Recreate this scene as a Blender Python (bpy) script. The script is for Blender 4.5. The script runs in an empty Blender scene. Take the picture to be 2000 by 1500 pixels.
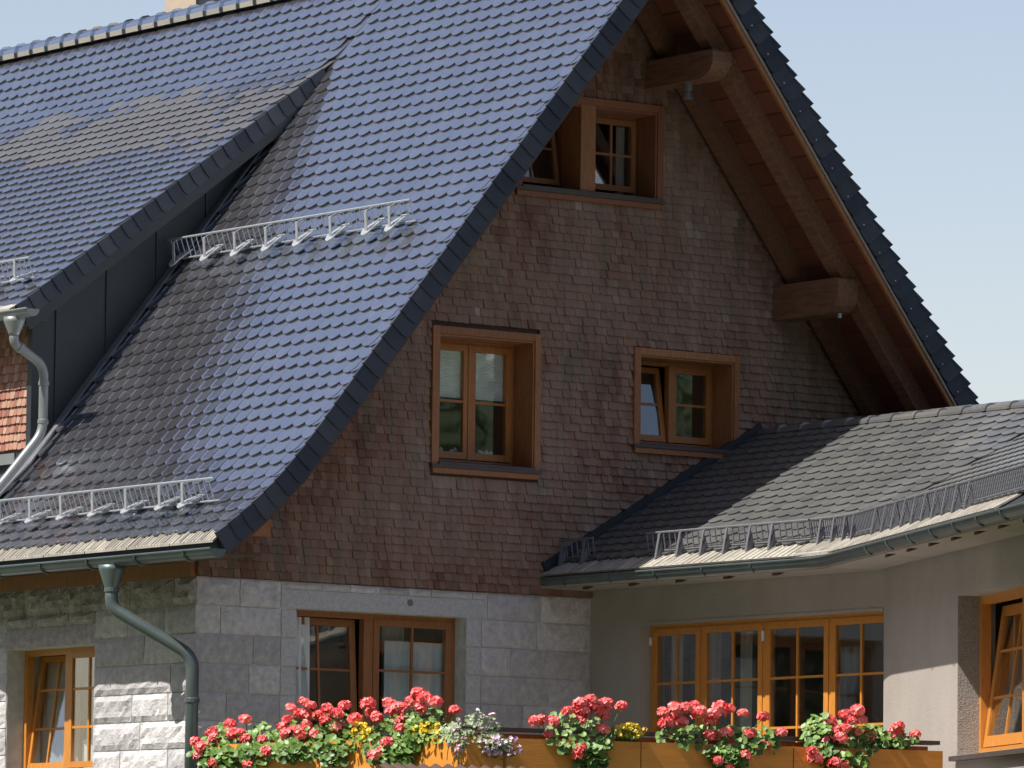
import bpy, math, random
import numpy as np
from mathutils import Vector, Matrix, noise

random.seed(7)
rnd = random.random
S = bpy.context.scene
COL = S.collection

# ------------------------------------------------------------------ camera
cam_d = bpy.data.cameras.new("camera")
cam = bpy.data.objects.new("camera", cam_d)
COL.objects.link(cam)
CAM = Vector((-30.8995, -47.4175, 1.6))
RIGHT = Vector((0.806963, -0.590479, 0.012021))
UP = Vector((-0.066884, -0.071145, 0.995221))
FWD = Vector((0.586802, 0.803911, 0.096905))
cam.matrix_world = Matrix((
    (RIGHT.x, UP.x, -FWD.x, CAM.x),
    (RIGHT.y, UP.y, -FWD.y, CAM.y),
    (RIGHT.z, UP.z, -FWD.z, CAM.z),
    (0, 0, 0, 1)))
cam_d.sensor_width = 36.0
cam_d.lens = 11548.0 / 2000.0 * 36.0
cam_d.clip_start = 0.5
cam_d.clip_end = 3000.0
S.camera = cam

# ------------------------------------------------------------------ light
SUN = Vector((-1.0, 0.11, 1.45)).normalized()          # direction towards the sun
SUN_EL = math.asin(SUN.z)
SUN_ROT = math.atan2(SUN.x, SUN.y)
w = bpy.data.worlds.new("World")
S.world = w
w.use_nodes = True
wn = w.node_tree
bg = wn.nodes["Background"]
sky = wn.nodes.new("ShaderNodeTexSky")
sky.sky_type = 'NISHITA'
sky.sun_disc = False
sky.sun_elevation = SUN_EL
sky.sun_rotation = SUN_ROT
sky.air_density = 1.0
sky.dust_density = 1.0
sky.ozone_density = 1.6
tintn = wn.nodes.new("ShaderNodeMixRGB")
tintn.blend_type = 'MULTIPLY'
tintn.inputs[0].default_value = 1.0
tintn.inputs[2].default_value = (1.27, 1.06, .97, 1)     # camera white balance, the same over the whole sky
wn.links.new(sky.outputs[0], tintn.inputs[1])
wn.links.new(tintn.outputs[0], bg.inputs[0])
bg.inputs[1].default_value = 0.10
sl = bpy.data.lights.new("sun", 'SUN')
sl.energy = 5.0
sl.angle = math.radians(0.53)
sl.color = (1.0, 0.955, 0.88)
so = bpy.data.objects.new("sun", sl)
COL.objects.link(so)
so.rotation_euler = (-SUN).to_track_quat('-Z', 'Y').to_euler()
so.location = SUN * 80
S.view_settings.view_transform = 'Standard'
S.view_settings.look = 'None'
S.view_settings.gamma = 1.0
S.view_settings.use_curve_mapping = False
S.view_settings.exposure = 0.55
S.render.engine = 'CYCLES'
S.cycles.max_bounces = 6
S.cycles.transparent_max_bounces = 12
S.cycles.use_denoising = True


# ------------------------------------------------------------------ materials
def srgb(r, g, b):
    f = lambda c: (c / 255 / 12.92) if c / 255 <= 0.04045 else ((c / 255 + 0.055) / 1.055) ** 2.4
    return (f(r), f(g), f(b), 1)


def mat(name, ramp, rough=0.6, nscale=6.0, nvar=0.15, bump=0.0, bscale=40.0, ior=1.5, tint=0.6,
        metallic=0.0, spec_tint=None, edge=False, patch=None, stretch=None, rvar=0.0, streak=None, sub=0.0, bdist=0.01):
    """Principled material: a colour ramp driven by the per-piece 'tint' attribute and by world-space
    noise; optional patches of a second colour (lichen, stain)."""
    m = bpy.data.materials.new(name)
    m.use_nodes = True
    nt = m.node_tree
    N, L = nt.nodes, nt.links
    p = N["Principled BSDF"]
    if not isinstance(ramp, list):
        ramp = [ramp]
    geo = N.new("ShaderNodeNewGeometry")
    pos = geo.outputs["Position"]
    if stretch:
        mp = N.new("ShaderNodeMapping")
        mp.inputs["Scale"].default_value = stretch
        L.new(pos, mp.inputs["Vector"])
        spos = mp.outputs[0]
    else:
        spos = pos
    at = N.new("ShaderNodeAttribute")
    at.attribute_name = "tint"
    n1 = N.new("ShaderNodeTexNoise")
    n1.inputs["Scale"].default_value = nscale
    n1.inputs["Detail"].default_value = 5
    n1.inputs["Roughness"].default_value = 0.6
    L.new(spos, n1.inputs["Vector"])
    r = N.new("ShaderNodeValToRGB")
    els = r.color_ramp.elements
    if len(ramp) == 1:
        els[0].color = ramp[0]
        els[1].color = ramp[0]
    else:
        els[0].color = ramp[0]
        els[1].color = ramp[-1]
        for i, c in enumerate(ramp[1:-1], 1):
            e = els.new(i / (len(ramp) - 1))
            e.color = c
    L.new(at.outputs["Fac"], r.inputs["Fac"])
    # brightness = 1 + nvar*(noise-.5)*2 + tint*(attr-.5)
    ma = N.new("ShaderNodeMath"); ma.operation = 'MULTIPLY_ADD'
    L.new(n1.outputs["Fac"], ma.inputs[0])
    ma.inputs[1].default_value = nvar * 4
    ma.inputs[2].default_value = 1.0 - nvar * 2
    hv = N.new("ShaderNodeHueSaturation")
    L.new(r.outputs["Color"], hv.inputs["Color"])
    L.new(ma.outputs[0], hv.inputs["Value"])
    colour = hv.outputs["Color"]
    if patch:
        pc, psc, lo, hi = patch[:4]
        n2 = N.new("ShaderNodeTexNoise")
        n2.inputs["Scale"].default_value = psc
        n2.inputs["Detail"].default_value = 6
        n2.inputs["Roughness"].default_value = 0.65
        L.new(spos, n2.inputs["Vector"])
        mr = N.new("ShaderNodeMapRange")
        mr.inputs[1].default_value = lo
        mr.inputs[2].default_value = hi
        L.new(n2.outputs["Fac"], mr.inputs[0])
        mx = N.new("ShaderNodeMixRGB")
        L.new(mr.outputs[0], mx.inputs[0])
        L.new(colour, mx.inputs[1])
        mx.inputs[2].default_value = pc
        colour = mx.outputs[0]
    L.new(colour, p.inputs["Base Color"])
    p.inputs["Roughness"].default_value = rough
    p.inputs["IOR"].default_value = ior
    p.inputs["Metallic"].default_value = metallic
    if spec_tint:
        p.inputs["Specular Tint"].default_value = spec_tint
    if edge:        # edge faces of the tiles take a lower IOR
        lt = N.new("ShaderNodeMath"); lt.operation = 'LESS_THAN'
        L.new(at.outputs["Fac"], lt.inputs[0]); lt.inputs[1].default_value = -.5
        im = N.new("ShaderNodeMath"); im.operation = 'MULTIPLY_ADD'
        L.new(lt.outputs[0], im.inputs[0]); im.inputs[1].default_value = 1.4 - ior; im.inputs[2].default_value = ior
        L.new(im.outputs[0], p.inputs["IOR"])
    if rvar:
        rr = N.new("ShaderNodeMapRange")
        rr.inputs[1].default_value = 0.35
        rr.inputs[2].default_value = 0.65
        rr.inputs[3].default_value = max(0.02, rough - rvar)
        rr.inputs[4].default_value = rough + rvar
        n3 = N.new("ShaderNodeTexNoise")
        n3.inputs["Scale"].default_value = nscale * 0.7
        n3.inputs["Detail"].default_value = 4
        L.new(pos, n3.inputs["Vector"])
        L.new(n3.outputs["Fac"], rr.inputs[0])
        L.new(rr.outputs[0], p.inputs["Roughness"])
    if bump:
        b = N.new("ShaderNodeBump")
        b.inputs["Strength"].default_value = bump
        b.inputs["Distance"].default_value = bdist
        n4 = N.new("ShaderNodeTexNoise")
        n4.inputs["Scale"].default_value = bscale
        n4.inputs["Detail"].default_value = 4
        n4.inputs["Roughness"].default_value = 0.6
        L.new(spos, n4.inputs["Vector"])
        L.new(n4.outputs["Fac"], b.inputs["Height"])
        L.new(b.outputs[0], p.inputs["Normal"])
    return m


def c(r, g, b):
    return (r, g, b, 1)


M = {}
M['tile'] = mat('glazed_tile', [c(.055, .051, .056), c(.064, .060, .065), c(.077, .072, .075)], rough=.17, nscale=3,
                nvar=.14, bump=.06, bscale=25, ior=9.0, spec_tint=(.84, .91, 1.0, 1), edge=True, rvar=.04, patch=(c(.07, .065, .05), 9, .66, .80))
M['tile_dull'] = mat('dull_tile', [c(.042, .039, .041), c(.050, .047, .048), c(.058, .054, .053)], rough=.36, nscale=3,
                     nvar=.15, bump=.15, bscale=60, ior=3.2, edge=True, patch=(c(.10, .095, .07), 12, .62, .78))
M['tile_annex'] = mat('annex_tile', [c(.075, .077, .078), c(.095, .096, .094), c(.12, .118, .108)], rough=.34, nscale=3,
                      nvar=.14, bump=.12, bscale=60, ior=2.4, edge=True, rvar=.05, patch=(c(.17, .16, .12), 8, .60, .75))
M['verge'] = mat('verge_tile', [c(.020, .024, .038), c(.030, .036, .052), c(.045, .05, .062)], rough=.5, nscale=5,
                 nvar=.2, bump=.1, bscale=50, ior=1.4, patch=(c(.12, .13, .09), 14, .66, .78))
M['shingle'] = mat('wood_shingle', [c(.155, .074, .046), c(.205, .110, .073), c(.245, .148, .107), c(.245, .168, .124),
                                    c(.28, .198, .152), c(.34, .26, .21)],
                   rough=.8, nscale=1.1, nvar=.28, bump=.5, bscale=30, stretch=(6, 6, 1.0), bdist=.006,
                   patch=(c(.135, .125, .09), .5, .56, .72))
M['red_shingle'] = mat('red_shingle', [c(.22, .085, .06), c(.30, .125, .085), c(.36, .19, .13), c(.38, .24, .17)],
                       rough=.7, nscale=3, nvar=.2, bump=.3, bscale=40)
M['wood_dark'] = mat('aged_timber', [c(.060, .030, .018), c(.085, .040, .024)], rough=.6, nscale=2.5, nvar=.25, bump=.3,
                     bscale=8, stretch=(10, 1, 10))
M['beam'] = mat('beam_timber', [c(.15, .072, .043), c(.20, .096, .058)], rough=.62, nscale=3.5, nvar=.4, bump=.3,
                bscale=8, stretch=(9, 1, 9), patch=(c(.09, .05, .03), 4, .55, .7))
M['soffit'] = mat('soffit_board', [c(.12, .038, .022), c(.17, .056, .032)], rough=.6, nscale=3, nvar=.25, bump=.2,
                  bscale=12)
M['trim'] = mat('window_trim', [c(.26, .10, .034), c(.32, .135, .048)], rough=.5, nscale=7, nvar=.28, bump=.2,
                bscale=12, stretch=(8, 8, 1))
M['trim_darker'] = mat('window_trim_darker', [c(.20, .075, .036), c(.24, .09, .042)], rough=.6, nscale=3, nvar=.2, bump=.2,
                    bscale=12, stretch=(8, 8, 1))  # darker copy of the window trim
M['sash'] = mat('larch_sash', [c(.52, .20, .035), c(.56, .235, .045)], rough=.38, nscale=8, nvar=.22, bump=.1,
                bscale=14, stretch=(8, 8, 1), ior=1.5)
M['board'] = mat('orange_board', [c(.66, .25, .035), c(.72, .29, .045)], rough=.5, nscale=1.2, nvar=.16, bump=.12,
                 bscale=10, stretch=(1, 1, 9), patch=(c(.50, .17, .035), 2.2, .55, .75))
M['sash_shaded'] = mat('larch_sash_shaded', [c(.34, .125, .028), c(.38, .15, .035)], rough=.42, nscale=8, nvar=.25, bump=.1,
                    bscale=14, stretch=(8, 8, 1))  # darker copy of the larch sash: gable shade put into the colour
M['sill'] = mat('dark_sill', [c(.065, .05, .045), c(.08, .062, .055)], rough=.5, nscale=5, nvar=.2)
M['zinc'] = mat('zinc', [c(.20, .225, .22), c(.24, .265, .26)], rough=.45, nscale=4, nvar=.15, metallic=.35, ior=1.6)
M['zinc_pale'] = mat('pale_zinc', [c(.19, .205, .20), c(.25, .265, .26)], rough=.4, nscale=4, nvar=.12, metallic=.3)
M['gutter'] = mat('gutter_metal', [c(.105, .135, .135), c(.12, .15, .15)], rough=.4, nscale=3, nvar=.18, metallic=.4)
M['galv'] = mat('galvanised', [c(.34, .36, .375), c(.42, .44, .455)], rough=.42, nscale=20, nvar=.12, metallic=.4)
M['galv_dark'] = mat('dark_steel', [c(.17, .17, .19), c(.22, .22, .24)], rough=.5, nscale=20, nvar=.2, metallic=.4)  # wing guards: their shaded side is put into this darker grey
M['flash'] = mat('eave_sheet', [c(.23, .215, .185), c(.32, .295, .25), c(.39, .365, .315)], rough=.6, nscale=5, nvar=.25, bump=.3, bscale=20,
                 patch=(c(.19, .18, .14), 7, .55, .7))
M['cheek'] = mat('cheek_sheet', [c(.018, .023, .027), c(.022, .028, .032)], rough=.5, nscale=2, nvar=.15)
M['stone'] = mat('granite_block', [c(.42, .405, .41), c(.50, .48, .485), c(.58, .56, .56)], rough=.85, nscale=14,
                 nvar=.26, bump=.55, bscale=40, patch=(c(.37, .35, .33), 5, .58, .80), bdist=.02)
M['stone_smooth'] = mat('granite_smooth', [c(.46, .455, .46), c(.50, .495, .495)], rough=.75, nscale=30,
                        nvar=.22, bump=.25, bscale=90)
M['rubble'] = mat('rubble_render', [c(.38, .34, .35), c(.45, .405, .415)], rough=.9, nscale=16, nvar=.35, bump=1.0,
                  bscale=22, bdist=.03)
M['mortar'] = mat('mortar', [c(.55, .54, .52)], rough=.9, nscale=12, nvar=.2, bump=.4, bscale=60)
M['plaster'] = mat('plaster', [c(.345, .305, .27)], rough=.9, nscale=1.8, nvar=.10, bump=.6, bscale=60, stretch=(1, 1, .6),
                   patch=(c(.30, .262, .225), 1.1, .50, .75))
M['roughcast'] = mat('roughcast', [c(.33, .30, .27)], rough=.95, nscale=35, nvar=.25, bump=1.0, bscale=70, bdist=.02)
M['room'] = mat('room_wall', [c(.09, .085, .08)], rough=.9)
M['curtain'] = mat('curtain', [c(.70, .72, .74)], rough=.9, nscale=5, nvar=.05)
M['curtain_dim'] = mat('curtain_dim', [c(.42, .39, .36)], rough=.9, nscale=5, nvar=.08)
M['blind'] = mat('blind', [c(.78, .80, .78)], rough=.8)
M['chimney'] = mat('chimney_render', [c(.42, .34, .26)], rough=.9, nscale=6, nvar=.1, bump=.3)
M['leaf'] = mat('geranium_leaf', [c(.04, .095, .016), c(.08, .16, .028), c(.14, .25, .045), c(.24, .33, .09)], rough=.5, nscale=20,
                nvar=.2)
M['leaf_pale'] = mat('pale_leaf', [c(.12, .18, .08), c(.22, .29, .14), c(.34, .40, .24)], rough=.6, nscale=20, nvar=.2)
M['leaf_lime'] = mat('lime_leaf', [c(.12, .20, .03), c(.22, .30, .05), c(.34, .40, .12)], rough=.5, nscale=20, nvar=.2)
M['petal'] = mat('red_petal', [c(.84, .075, .08), c(.91, .15, .15), c(.95, .30, .28)], rough=.5, nscale=30, nvar=.15)
M['petal_yellow'] = mat('yellow_petal', [c(.78, .55, .03), c(.85, .68, .08)], rough=.5)
M['petal_lilac'] = mat('lilac_petal', [c(.60, .30, .52), c(.74, .52, .70), c(.85, .78, .82)], rough=.5)
M['stem'] = mat('stem_green', [c(.10, .16, .05)], rough=.6)
M['soil'] = mat('soil', [c(.03, .022, .016)], rough=.95)
M['ground'] = mat('ground_gravel', [c(.085, .08, .07)], rough=.95, nscale=2, nvar=.3, bump=.5, bscale=30,
                  patch=(c(.07, .11, .03), .05, .45, .55))
M['forest'] = mat('forest_leaves', [c(.03, .045, .018), c(.045, .07, .025), c(.07, .10, .035)], rough=.8, nscale=1, nvar=.3)
M['bark'] = mat('bark', [c(.09, .06, .04)], rough=.9, nscale=8, nvar=.3, bump=.6)
M['block_hill'] = mat('block_hill_ground', [c(.055, .065, .035)], rough=.95, nscale=.05, nvar=.3)


def glass_mat():
    m = bpy.data.materials.new('window_glass')
    m.use_nodes = True
    nt = m.node_tree
    N, L = nt.nodes, nt.links
    for n in list(N):
        N.remove(n)
    out = N.new("ShaderNodeOutputMaterial")
    mx = N.new("ShaderNodeMixShader")
    tr = N.new("ShaderNodeBsdfTransparent")
    tr.inputs[0].default_value = (.93, .96, .95, 1)
    gl = N.new("ShaderNodeBsdfGlossy")
    gl.inputs["Roughness"].default_value = 0.03
    gl.inputs[0].default_value = (1, 1, 1, 1)
    lw = N.new("ShaderNodeLayerWeight")
    lw.inputs[0].default_value = .5
    pw = N.new("ShaderNodeMath"); pw.operation = 'POWER'
    L.new(lw.outputs['Facing'], pw.inputs[0]); pw.inputs[1].default_value = 3.6
    fr = N.new("ShaderNodeMath"); fr.operation = 'MULTIPLY_ADD'
    L.new(pw.outputs[0], fr.inputs[0]); fr.inputs[1].default_value = .88; fr.inputs[2].default_value = .12
    geo = N.new("ShaderNodeNewGeometry")
    no = N.new("ShaderNodeTexNoise")
    no.inputs["Scale"].default_value = 1.5
    bp = N.new("ShaderNodeBump")
    bp.inputs["Strength"].default_value = .12
    bp.inputs["Distance"].default_value = .02
    L.new(geo.outputs["Position"], no.inputs["Vector"])
    L.new(no.outputs["Fac"], bp.inputs["Height"])
    L.new(bp.outputs[0], gl.inputs["Normal"])
    L.new(fr.outputs[0], mx.inputs[0])
    L.new(tr.outputs[0], mx.inputs[1])
    L.new(gl.outputs[0], mx.inputs[2])
    L.new(mx.outputs[0], out.inputs[0])
    return m


M['glass'] = glass_mat()


# ------------------------------------------------------------------ mesh helpers
class MB:
    def __init__(self):
        self.v, self.f, self.t = [], [], []

    def add(self, verts, faces, tint=.5):
        n = len(self.v)
        self.v.extend([tuple(p) for p in verts])
        self.f.extend([tuple(i + n for i in f) for f in faces])
        self.t.extend([tint] * len(faces))
        return self

    def hexa(self, p, tint=.5):
        """eight corners: 0-3 bottom loop, 4-7 top loop"""
        return self.add(p, [(3, 2, 1, 0), (4, 5, 6, 7), (0, 1, 5, 4), (1, 2, 6, 5), (2, 3, 7, 6), (3, 0, 4, 7)], tint)

    def box(self, a, b, tint=.5):
        (x0, y0, z0), (x1, y1, z1) = a, b
        x0, x1 = min(x0, x1), max(x0, x1); y0, y1 = min(y0, y1), max(y0, y1); z0, z1 = min(z0, z1), max(z0, z1)
        return self.hexa([(x0, y0, z0), (x1, y0, z0), (x1, y1, z0), (x0, y1, z0),
                          (x0, y0, z1), (x1, y0, z1), (x1, y1, z1), (x0, y1, z1)], tint)

    def beam(self, p, q, side, up, tint=.5):
        """bar from p to q, half widths side and up given as vectors"""
        p, q, s, u = Vector(p), Vector(q), Vector(side), Vector(up)
        return self.hexa([p - s - u, p + s - u, q + s - u, q - s - u, p - s + u, p + s + u, q + s + u, q - s + u], tint)

    def tube(self, pts, r, n=8, tint=.5, cap=True):
        pts = [Vector(p) for p in pts]
        rs = r if isinstance(r, (list, tuple)) else [r] * len(pts)
        rings = []
        d0 = (pts[1] - pts[0]).normalized()
        a = d0.orthogonal().normalized()
        for i, p in enumerate(pts):
            if i == 0: d = pts[1] - pts[0]
            elif i == len(pts) - 1: d = pts[-1] - pts[-2]
            else: d = (pts[i + 1] - p).normalized() + (p - pts[i - 1]).normalized()
            d.normalize()
            a = (a - d * a.dot(d)).normalized()
            b = d.cross(a)
            rings.append([p + (a * math.cos(2 * math.pi * k / n) + b * math.sin(2 * math.pi * k / n)) * rs[i] for k in range(n)])
        vs = [q for rg in rings for q in rg]
        fs = []
        for i in range(len(pts) - 1):
            for k in range(n):
                k2 = (k + 1) % n
                fs.append((i * n + k, i * n + k2, (i + 1) * n + k2, (i + 1) * n + k))
        if cap:
            fs.append(tuple(range(n - 1, -1, -1)))
            fs.append(tuple((len(pts) - 1) * n + k for k in range(n)))
        return self.add(vs, fs, tint)

    def mesh(self, name, m, org=(0, 0, 0), smooth=False):
        me = bpy.data.meshes.new(name)
        o = Vector(org)
        me.from_pydata([(p[0] - o.x, p[1] - o.y, p[2] - o.z) for p in self.v], [], self.f)
        a = me.attributes.new("tint", 'FLOAT', 'FACE')
        a.data.foreach_set("value", np.array(self.t, dtype=np.float32))
        me.materials.append(m)
        if smooth:
            me.polygons.foreach_set("use_smooth", [True] * len(me.polygons))
        me.update()
        return me

    def build(self, name, m, parent=None, label=None, kind=None, smooth=False, **kw):
        org = parent['_org'] if parent is not None else (0, 0, 0)
        ob = bpy.data.objects.new(name, self.mesh(name, m, org, smooth))
        COL.objects.link(ob)
        if parent is not None:
            ob.parent = parent
            ob['_org'] = parent['_org']
        else:
            ob['_org'] = (0, 0, 0)
        if label: ob['label'] = label
        if kind: ob['kind'] = kind
        for k, v in kw.items(): ob[k] = v
        return ob


def thing(name, loc, label, cat, group=None):
    e = bpy.data.objects.new(name, None)
    COL.objects.link(e)
    e.location = loc
    e['_org'] = tuple(loc)
    e['label'] = label
    e['category'] = cat
    if group: e['group'] = group
    e.empty_display_size = .2
    return e


def proj(p):
    d = Vector(p) - CAM
    z = d.dot(FWD)
    return 1000 + 11548 * d.dot(RIGHT) / z, 750 - 11548 * d.dot(UP) / z, z


class Pieces:
    """Collects placed copies of small piece templates: the ones that show largest become objects of their own
    with shared meshes, the rest one joined part."""
    def __init__(self, name, m, variants, tints):
        self.name, self.m = name, m
        self.var = variants            # list of (verts ndarray, faces)
        self.tints = tints
        self.it = []

    def add(self, mtx, var=None, tint=None):
        self.it.append((mtx, random.randrange(len(self.var)) if var is None else var,
                        random.randrange(len(self.tints)) if tint is None else tint))

    def emit(self, parent, limit=300, rest_name=None, rank=None, visible=None):
        org = Vector(parent['_org'])
        sc = []
        for i, (mt, v, t) in enumerate(self.it):
            p = mt.translation
            x, y, z = proj(p)
            inside = -10 < x < 2010 and -10 < y < 1510 and (visible is None or visible(p, x, y))
            sc.append((0 if inside else 1, (rank(p, x, y) if rank else z), i))
        sc.sort()
        single = [i for (o, _, i) in sc[:limit] if o == 0]
        ss = set(single)
        cache = {}
        for i in single:
            mt, v, t = self.it[i]
            if (v, t) not in cache:
                mb = MB()
                mb.add(self.var[v][0], self.var[v][1], self.tints[t])
                if len(self.var[v]) > 2:
                    ne = self.var[v][2]
                    mb.t[ne:] = [-1.0] * (len(mb.t) - ne)
                cache[(v, t)] = mb.mesh(self.name, self.m)
            ob = bpy.data.objects.new(self.name, cache[(v, t)])
            COL.objects.link(ob)
            ob.parent = parent
            m2 = mt.copy()
            m2.translation = mt.translation - org
            ob.matrix_local = m2
            ob['_org'] = tuple(org)
        rest = [self.it[i] for i in range(len(self.it)) if i not in ss]
        if rest:
            V, F, T, n = [], [], [], 0
            arr = [np.hstack([np.array(v, dtype=float), np.ones((len(v), 1))]) for v in [q[0] for q in self.var]]
            for mt, v, t in rest:
                m4 = np.array(mt)
                V.append((arr[v] @ m4.T)[:, :3] - np.array(org))
                fs = self.var[v][1]
                F.extend([tuple(k + n for k in f) for f in fs])
                ne = self.var[v][2] if len(self.var[v]) > 2 else len(fs)
                T.extend([self.tints[t]] * ne + [-1.0] * (len(fs) - ne))
                n += len(arr[v])
            me = bpy.data.meshes.new(self.name)
            me.from_pydata(np.vstack(V).tolist(), [], F)
            a = me.attributes.new("tint", 'FLOAT', 'FACE')
            a.data.foreach_set("value", np.array(T, dtype=np.float32))
            me.materials.append(self.m)
            ob = bpy.data.objects.new(rest_name or self.name, me)
            COL.objects.link(ob)
            ob.parent = parent
            ob['_org'] = tuple(org)
            ob['kind'] = 'stuff'


def frame(o, u, v, n):
    return Matrix(((u[0], v[0], n[0], o[0]), (u[1], v[1], n[1], o[1]), (u[2], v[2], n[2], o[2]), (0, 0, 0, 1)))


# ------------------------------------------------------------------ templates
def tile_template(wd=.208, ln=.40, sag=.051, th=.015, nose=.0):
    """plain tile with a segment-cut lower edge. local x along the eave, y up the slope, z outwards"""
    n = 6
    pts = []
    for i in range(n + 1):
        a = -wd / 2 + wd * i / n
        pts.append((a, -sag * (1 - (2 * a / wd) ** 2)))
    pts += [(wd / 2, ln), (-wd / 2, ln)]
    k = len(pts)
    drop = .021
    zt = lambda y: drop * (1 - max(0, y) / ln) + .004
    top = [(x, y, zt(y) + (th if y < ln else 0) + (.003 if i <= n else 0)) for i, (x, y) in enumerate(pts)]
    bot = [(x, y, zt(y)) for x, y in pts]
    # small rounded lower edge: the rim is a little lower than the body
    inner = [(x * .985, y + .020, zt(y + .02) + th) for x, y in pts[:n + 1]]
    v = top + bot + inner
    f = []
    ti = 2 * k
    f.append(tuple([ti + i for i in range(n + 1)] + [n + 1, n + 2]))
    for i in range(n):
        f.append((i, i + 1, ti + i + 1, ti + i))
    f.append((n, n + 1, ti + n)); f.append((n + 2, 0, ti))
    ne = len(f)
    for i in range(n):
        f.append((k + i, k + i + 1, i + 1, i))
    f.append((k + n, k + n + 1, n + 1, n)); f.append((k + n + 2, k, 0, n + 2))
    return v, f, ne


def shingle_template(wd=1.0, h=1.0, jag=0.0):
    """thin wooden shingle, unit width/height scaled by the matrix; rounded lower corners. x along the wall, y up, z outwards"""
    pts = [(-.5, .10), (-.40, .015), (.40, .0), (.5, .085), (.5, 1), (-.5, 1)]
    top = [(x, y, .030 * (1 - y) + .004) for x, y in pts]
    bot = [(x, y, .002) for x, y in pts]
    v = top + bot
    f = [(0, 1, 2, 3, 4, 5)]
    for i in range(6):
        j = (i + 1) % 6
        if i == 4: continue
        f.append((6 + i, 6 + j, j, i))
    return v, f


TILE = [tile_template(), tile_template(wd=.2080, sag=.048), tile_template(wd=.2085, sag=.054)]
SHG = [shingle_template()]
TT = [.2, .35, .5, .6, .8]
EXP = .171
TW = .21

# ================================================================== HOUSE
house = thing('house', (0, 0, 0), 'big chalet with a dark tiled gable roof, shingled gable and granite ground floor', 'house')
XR, ZR = 4.84, 12.05


class Profile:
    """roof section in the x-z plane, from the ridge down to the eave; s is the arc length from the ridge"""
    def __init__(self, pts):
        self.p = [Vector((a, b)) for a, b in pts]
        self.c = [0.0]
        for i in range(1, len(self.p)):
            self.c.append(self.c[-1] + (self.p[i] - self.p[i - 1]).length)
        self.len = self.c[-1]

    def at(self, s):
        s2 = min(max(s, 0), self.len - 1e-6)
        for i in range(1, len(self.p)):
            if s2 <= self.c[i]:
                break
        d = (self.p[i] - self.p[i - 1]).normalized()
        q = self.p[i - 1] + d * (s - self.c[i - 1])
        # smooth normal
        return q, d


def smooth_dir(P, s, e=.17):
    a, _ = P.at(s - e); b, _ = P.at(s + e)
    return (b - a).normalized()


PM = Profile([(XR, ZR), (.40, ZR - 1.256 * (XR - .40)), (.05, 6.08), (-.26, 5.80), (-.50, 5.61), (-.71, 5.46)])


def bez(a, b, cc, n=8):
    out = []
    for i in range(n + 1):
        t = i / n
        out.append(((1 - t) ** 2 * a[0] + 2 * t * (1 - t) * b[0] + t * t * cc[0],
                    (1 - t) ** 2 * a[1] + 2 * t * (1 - t) * b[1] + t * t * cc[1]))
    return out


PD = Profile([(XR, ZR)] + bez((4.2, ZR - 1.256 * (XR - 4.2)), (4.0, 10.995), (3.70, 8.2 + .755 * 3.40)) + [(.30, 8.20), (.12, 8.07)])
YV = -1.40          # verge plane of the main roof
YD = 3.60           # verge plane of the dormer roof
YC = 3.85           # dormer cheek plane
YB = 15.0           # back end of the house
V3 = lambda q, y: Vector((q.x, y, q.y))


def deck(mb, P, y0, y1, s0, s1, off0, off1, step=.25, tint=.5):
    """slab that follows a roof profile between two normal offsets"""
    n = max(1, int((s1 - s0) / step))
    ss = [s0 + (s1 - s0) * i / n for i in range(n + 1)]
    vs = []
    for s in ss:
        q, _ = P.at(s)
        d = smooth_dir(P, s, .02)
        nn = Vector((d.y, -d.x)) if d.y * 0 + (-d.x) > 0 else Vector((-d.y, d.x))
        for o in (off0, off1):
            for y in (y0, y1):
                r = q + nn * o
                vs.append((r.x, y, r.y))
    fs = []
    for i in range(n):
        a, b = 4 * i, 4 * (i + 1)
        fs += [(a, a + 1, b + 1, b), (a + 2, b + 2, b + 3, a + 3), (a, b, b + 2, a + 2), (a + 1, a + 3, b + 3, b + 1)]
    fs += [(0, 2, 3, 1), (4 * n, 4 * n + 1, 4 * n + 3, 4 * n + 2)]
    mb.add(vs, fs, tint)


mb = MB()
deck(mb, PM, YV + .03, YD, 0, PM.len, -.16, -.012)
deck(mb, PD, YD + .02, YB, .0, PD.len, -.16, -.012)
SUB = (PM.at(0)[0].x - .5) / .62
deck(mb, PM, YC, YB, 6.6, PM.len, -.16, -.012)
roof = mb.build('roof', M['cheek'], house, label='dark glazed flat-tile main roof with a flared eave')

tiles = Pieces('tile', M['tile'], TILE, TT)
tiles_d = Pieces('tile', M['tile_dull'], TILE, TT)


def put_tile(pcs, P, s, y, fy=.0):
    q, _ = P.at(s)
    d = smooth_dir(P, s - .12, .12)
    up = Vector((-d.x, 0, -d.y))
    nn = Vector((-(-d.y), 0, -d.x)) if False else Vector((d.y, 0, -d.x))
    if nn.z < 0: nn = -nn
    u = Vector((0, -1, 0))
    jt = (rnd() - .5) * .006
    nn2 = (nn + u * (rnd() - .5) * .010 + up * (rnd() - .5) * .012).normalized()
    up2 = (up - nn2 * up.dot(nn2)).normalized()
    u2 = up2.cross(nn2)
    up2 = (up2 + u2 * jt).normalized()
    u2 = up2.cross(nn2)
    o = V3(q, y) + up * ((rnd() - .5) * .006)
    pcs.add(frame(o, u2, up2, nn2))


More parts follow.
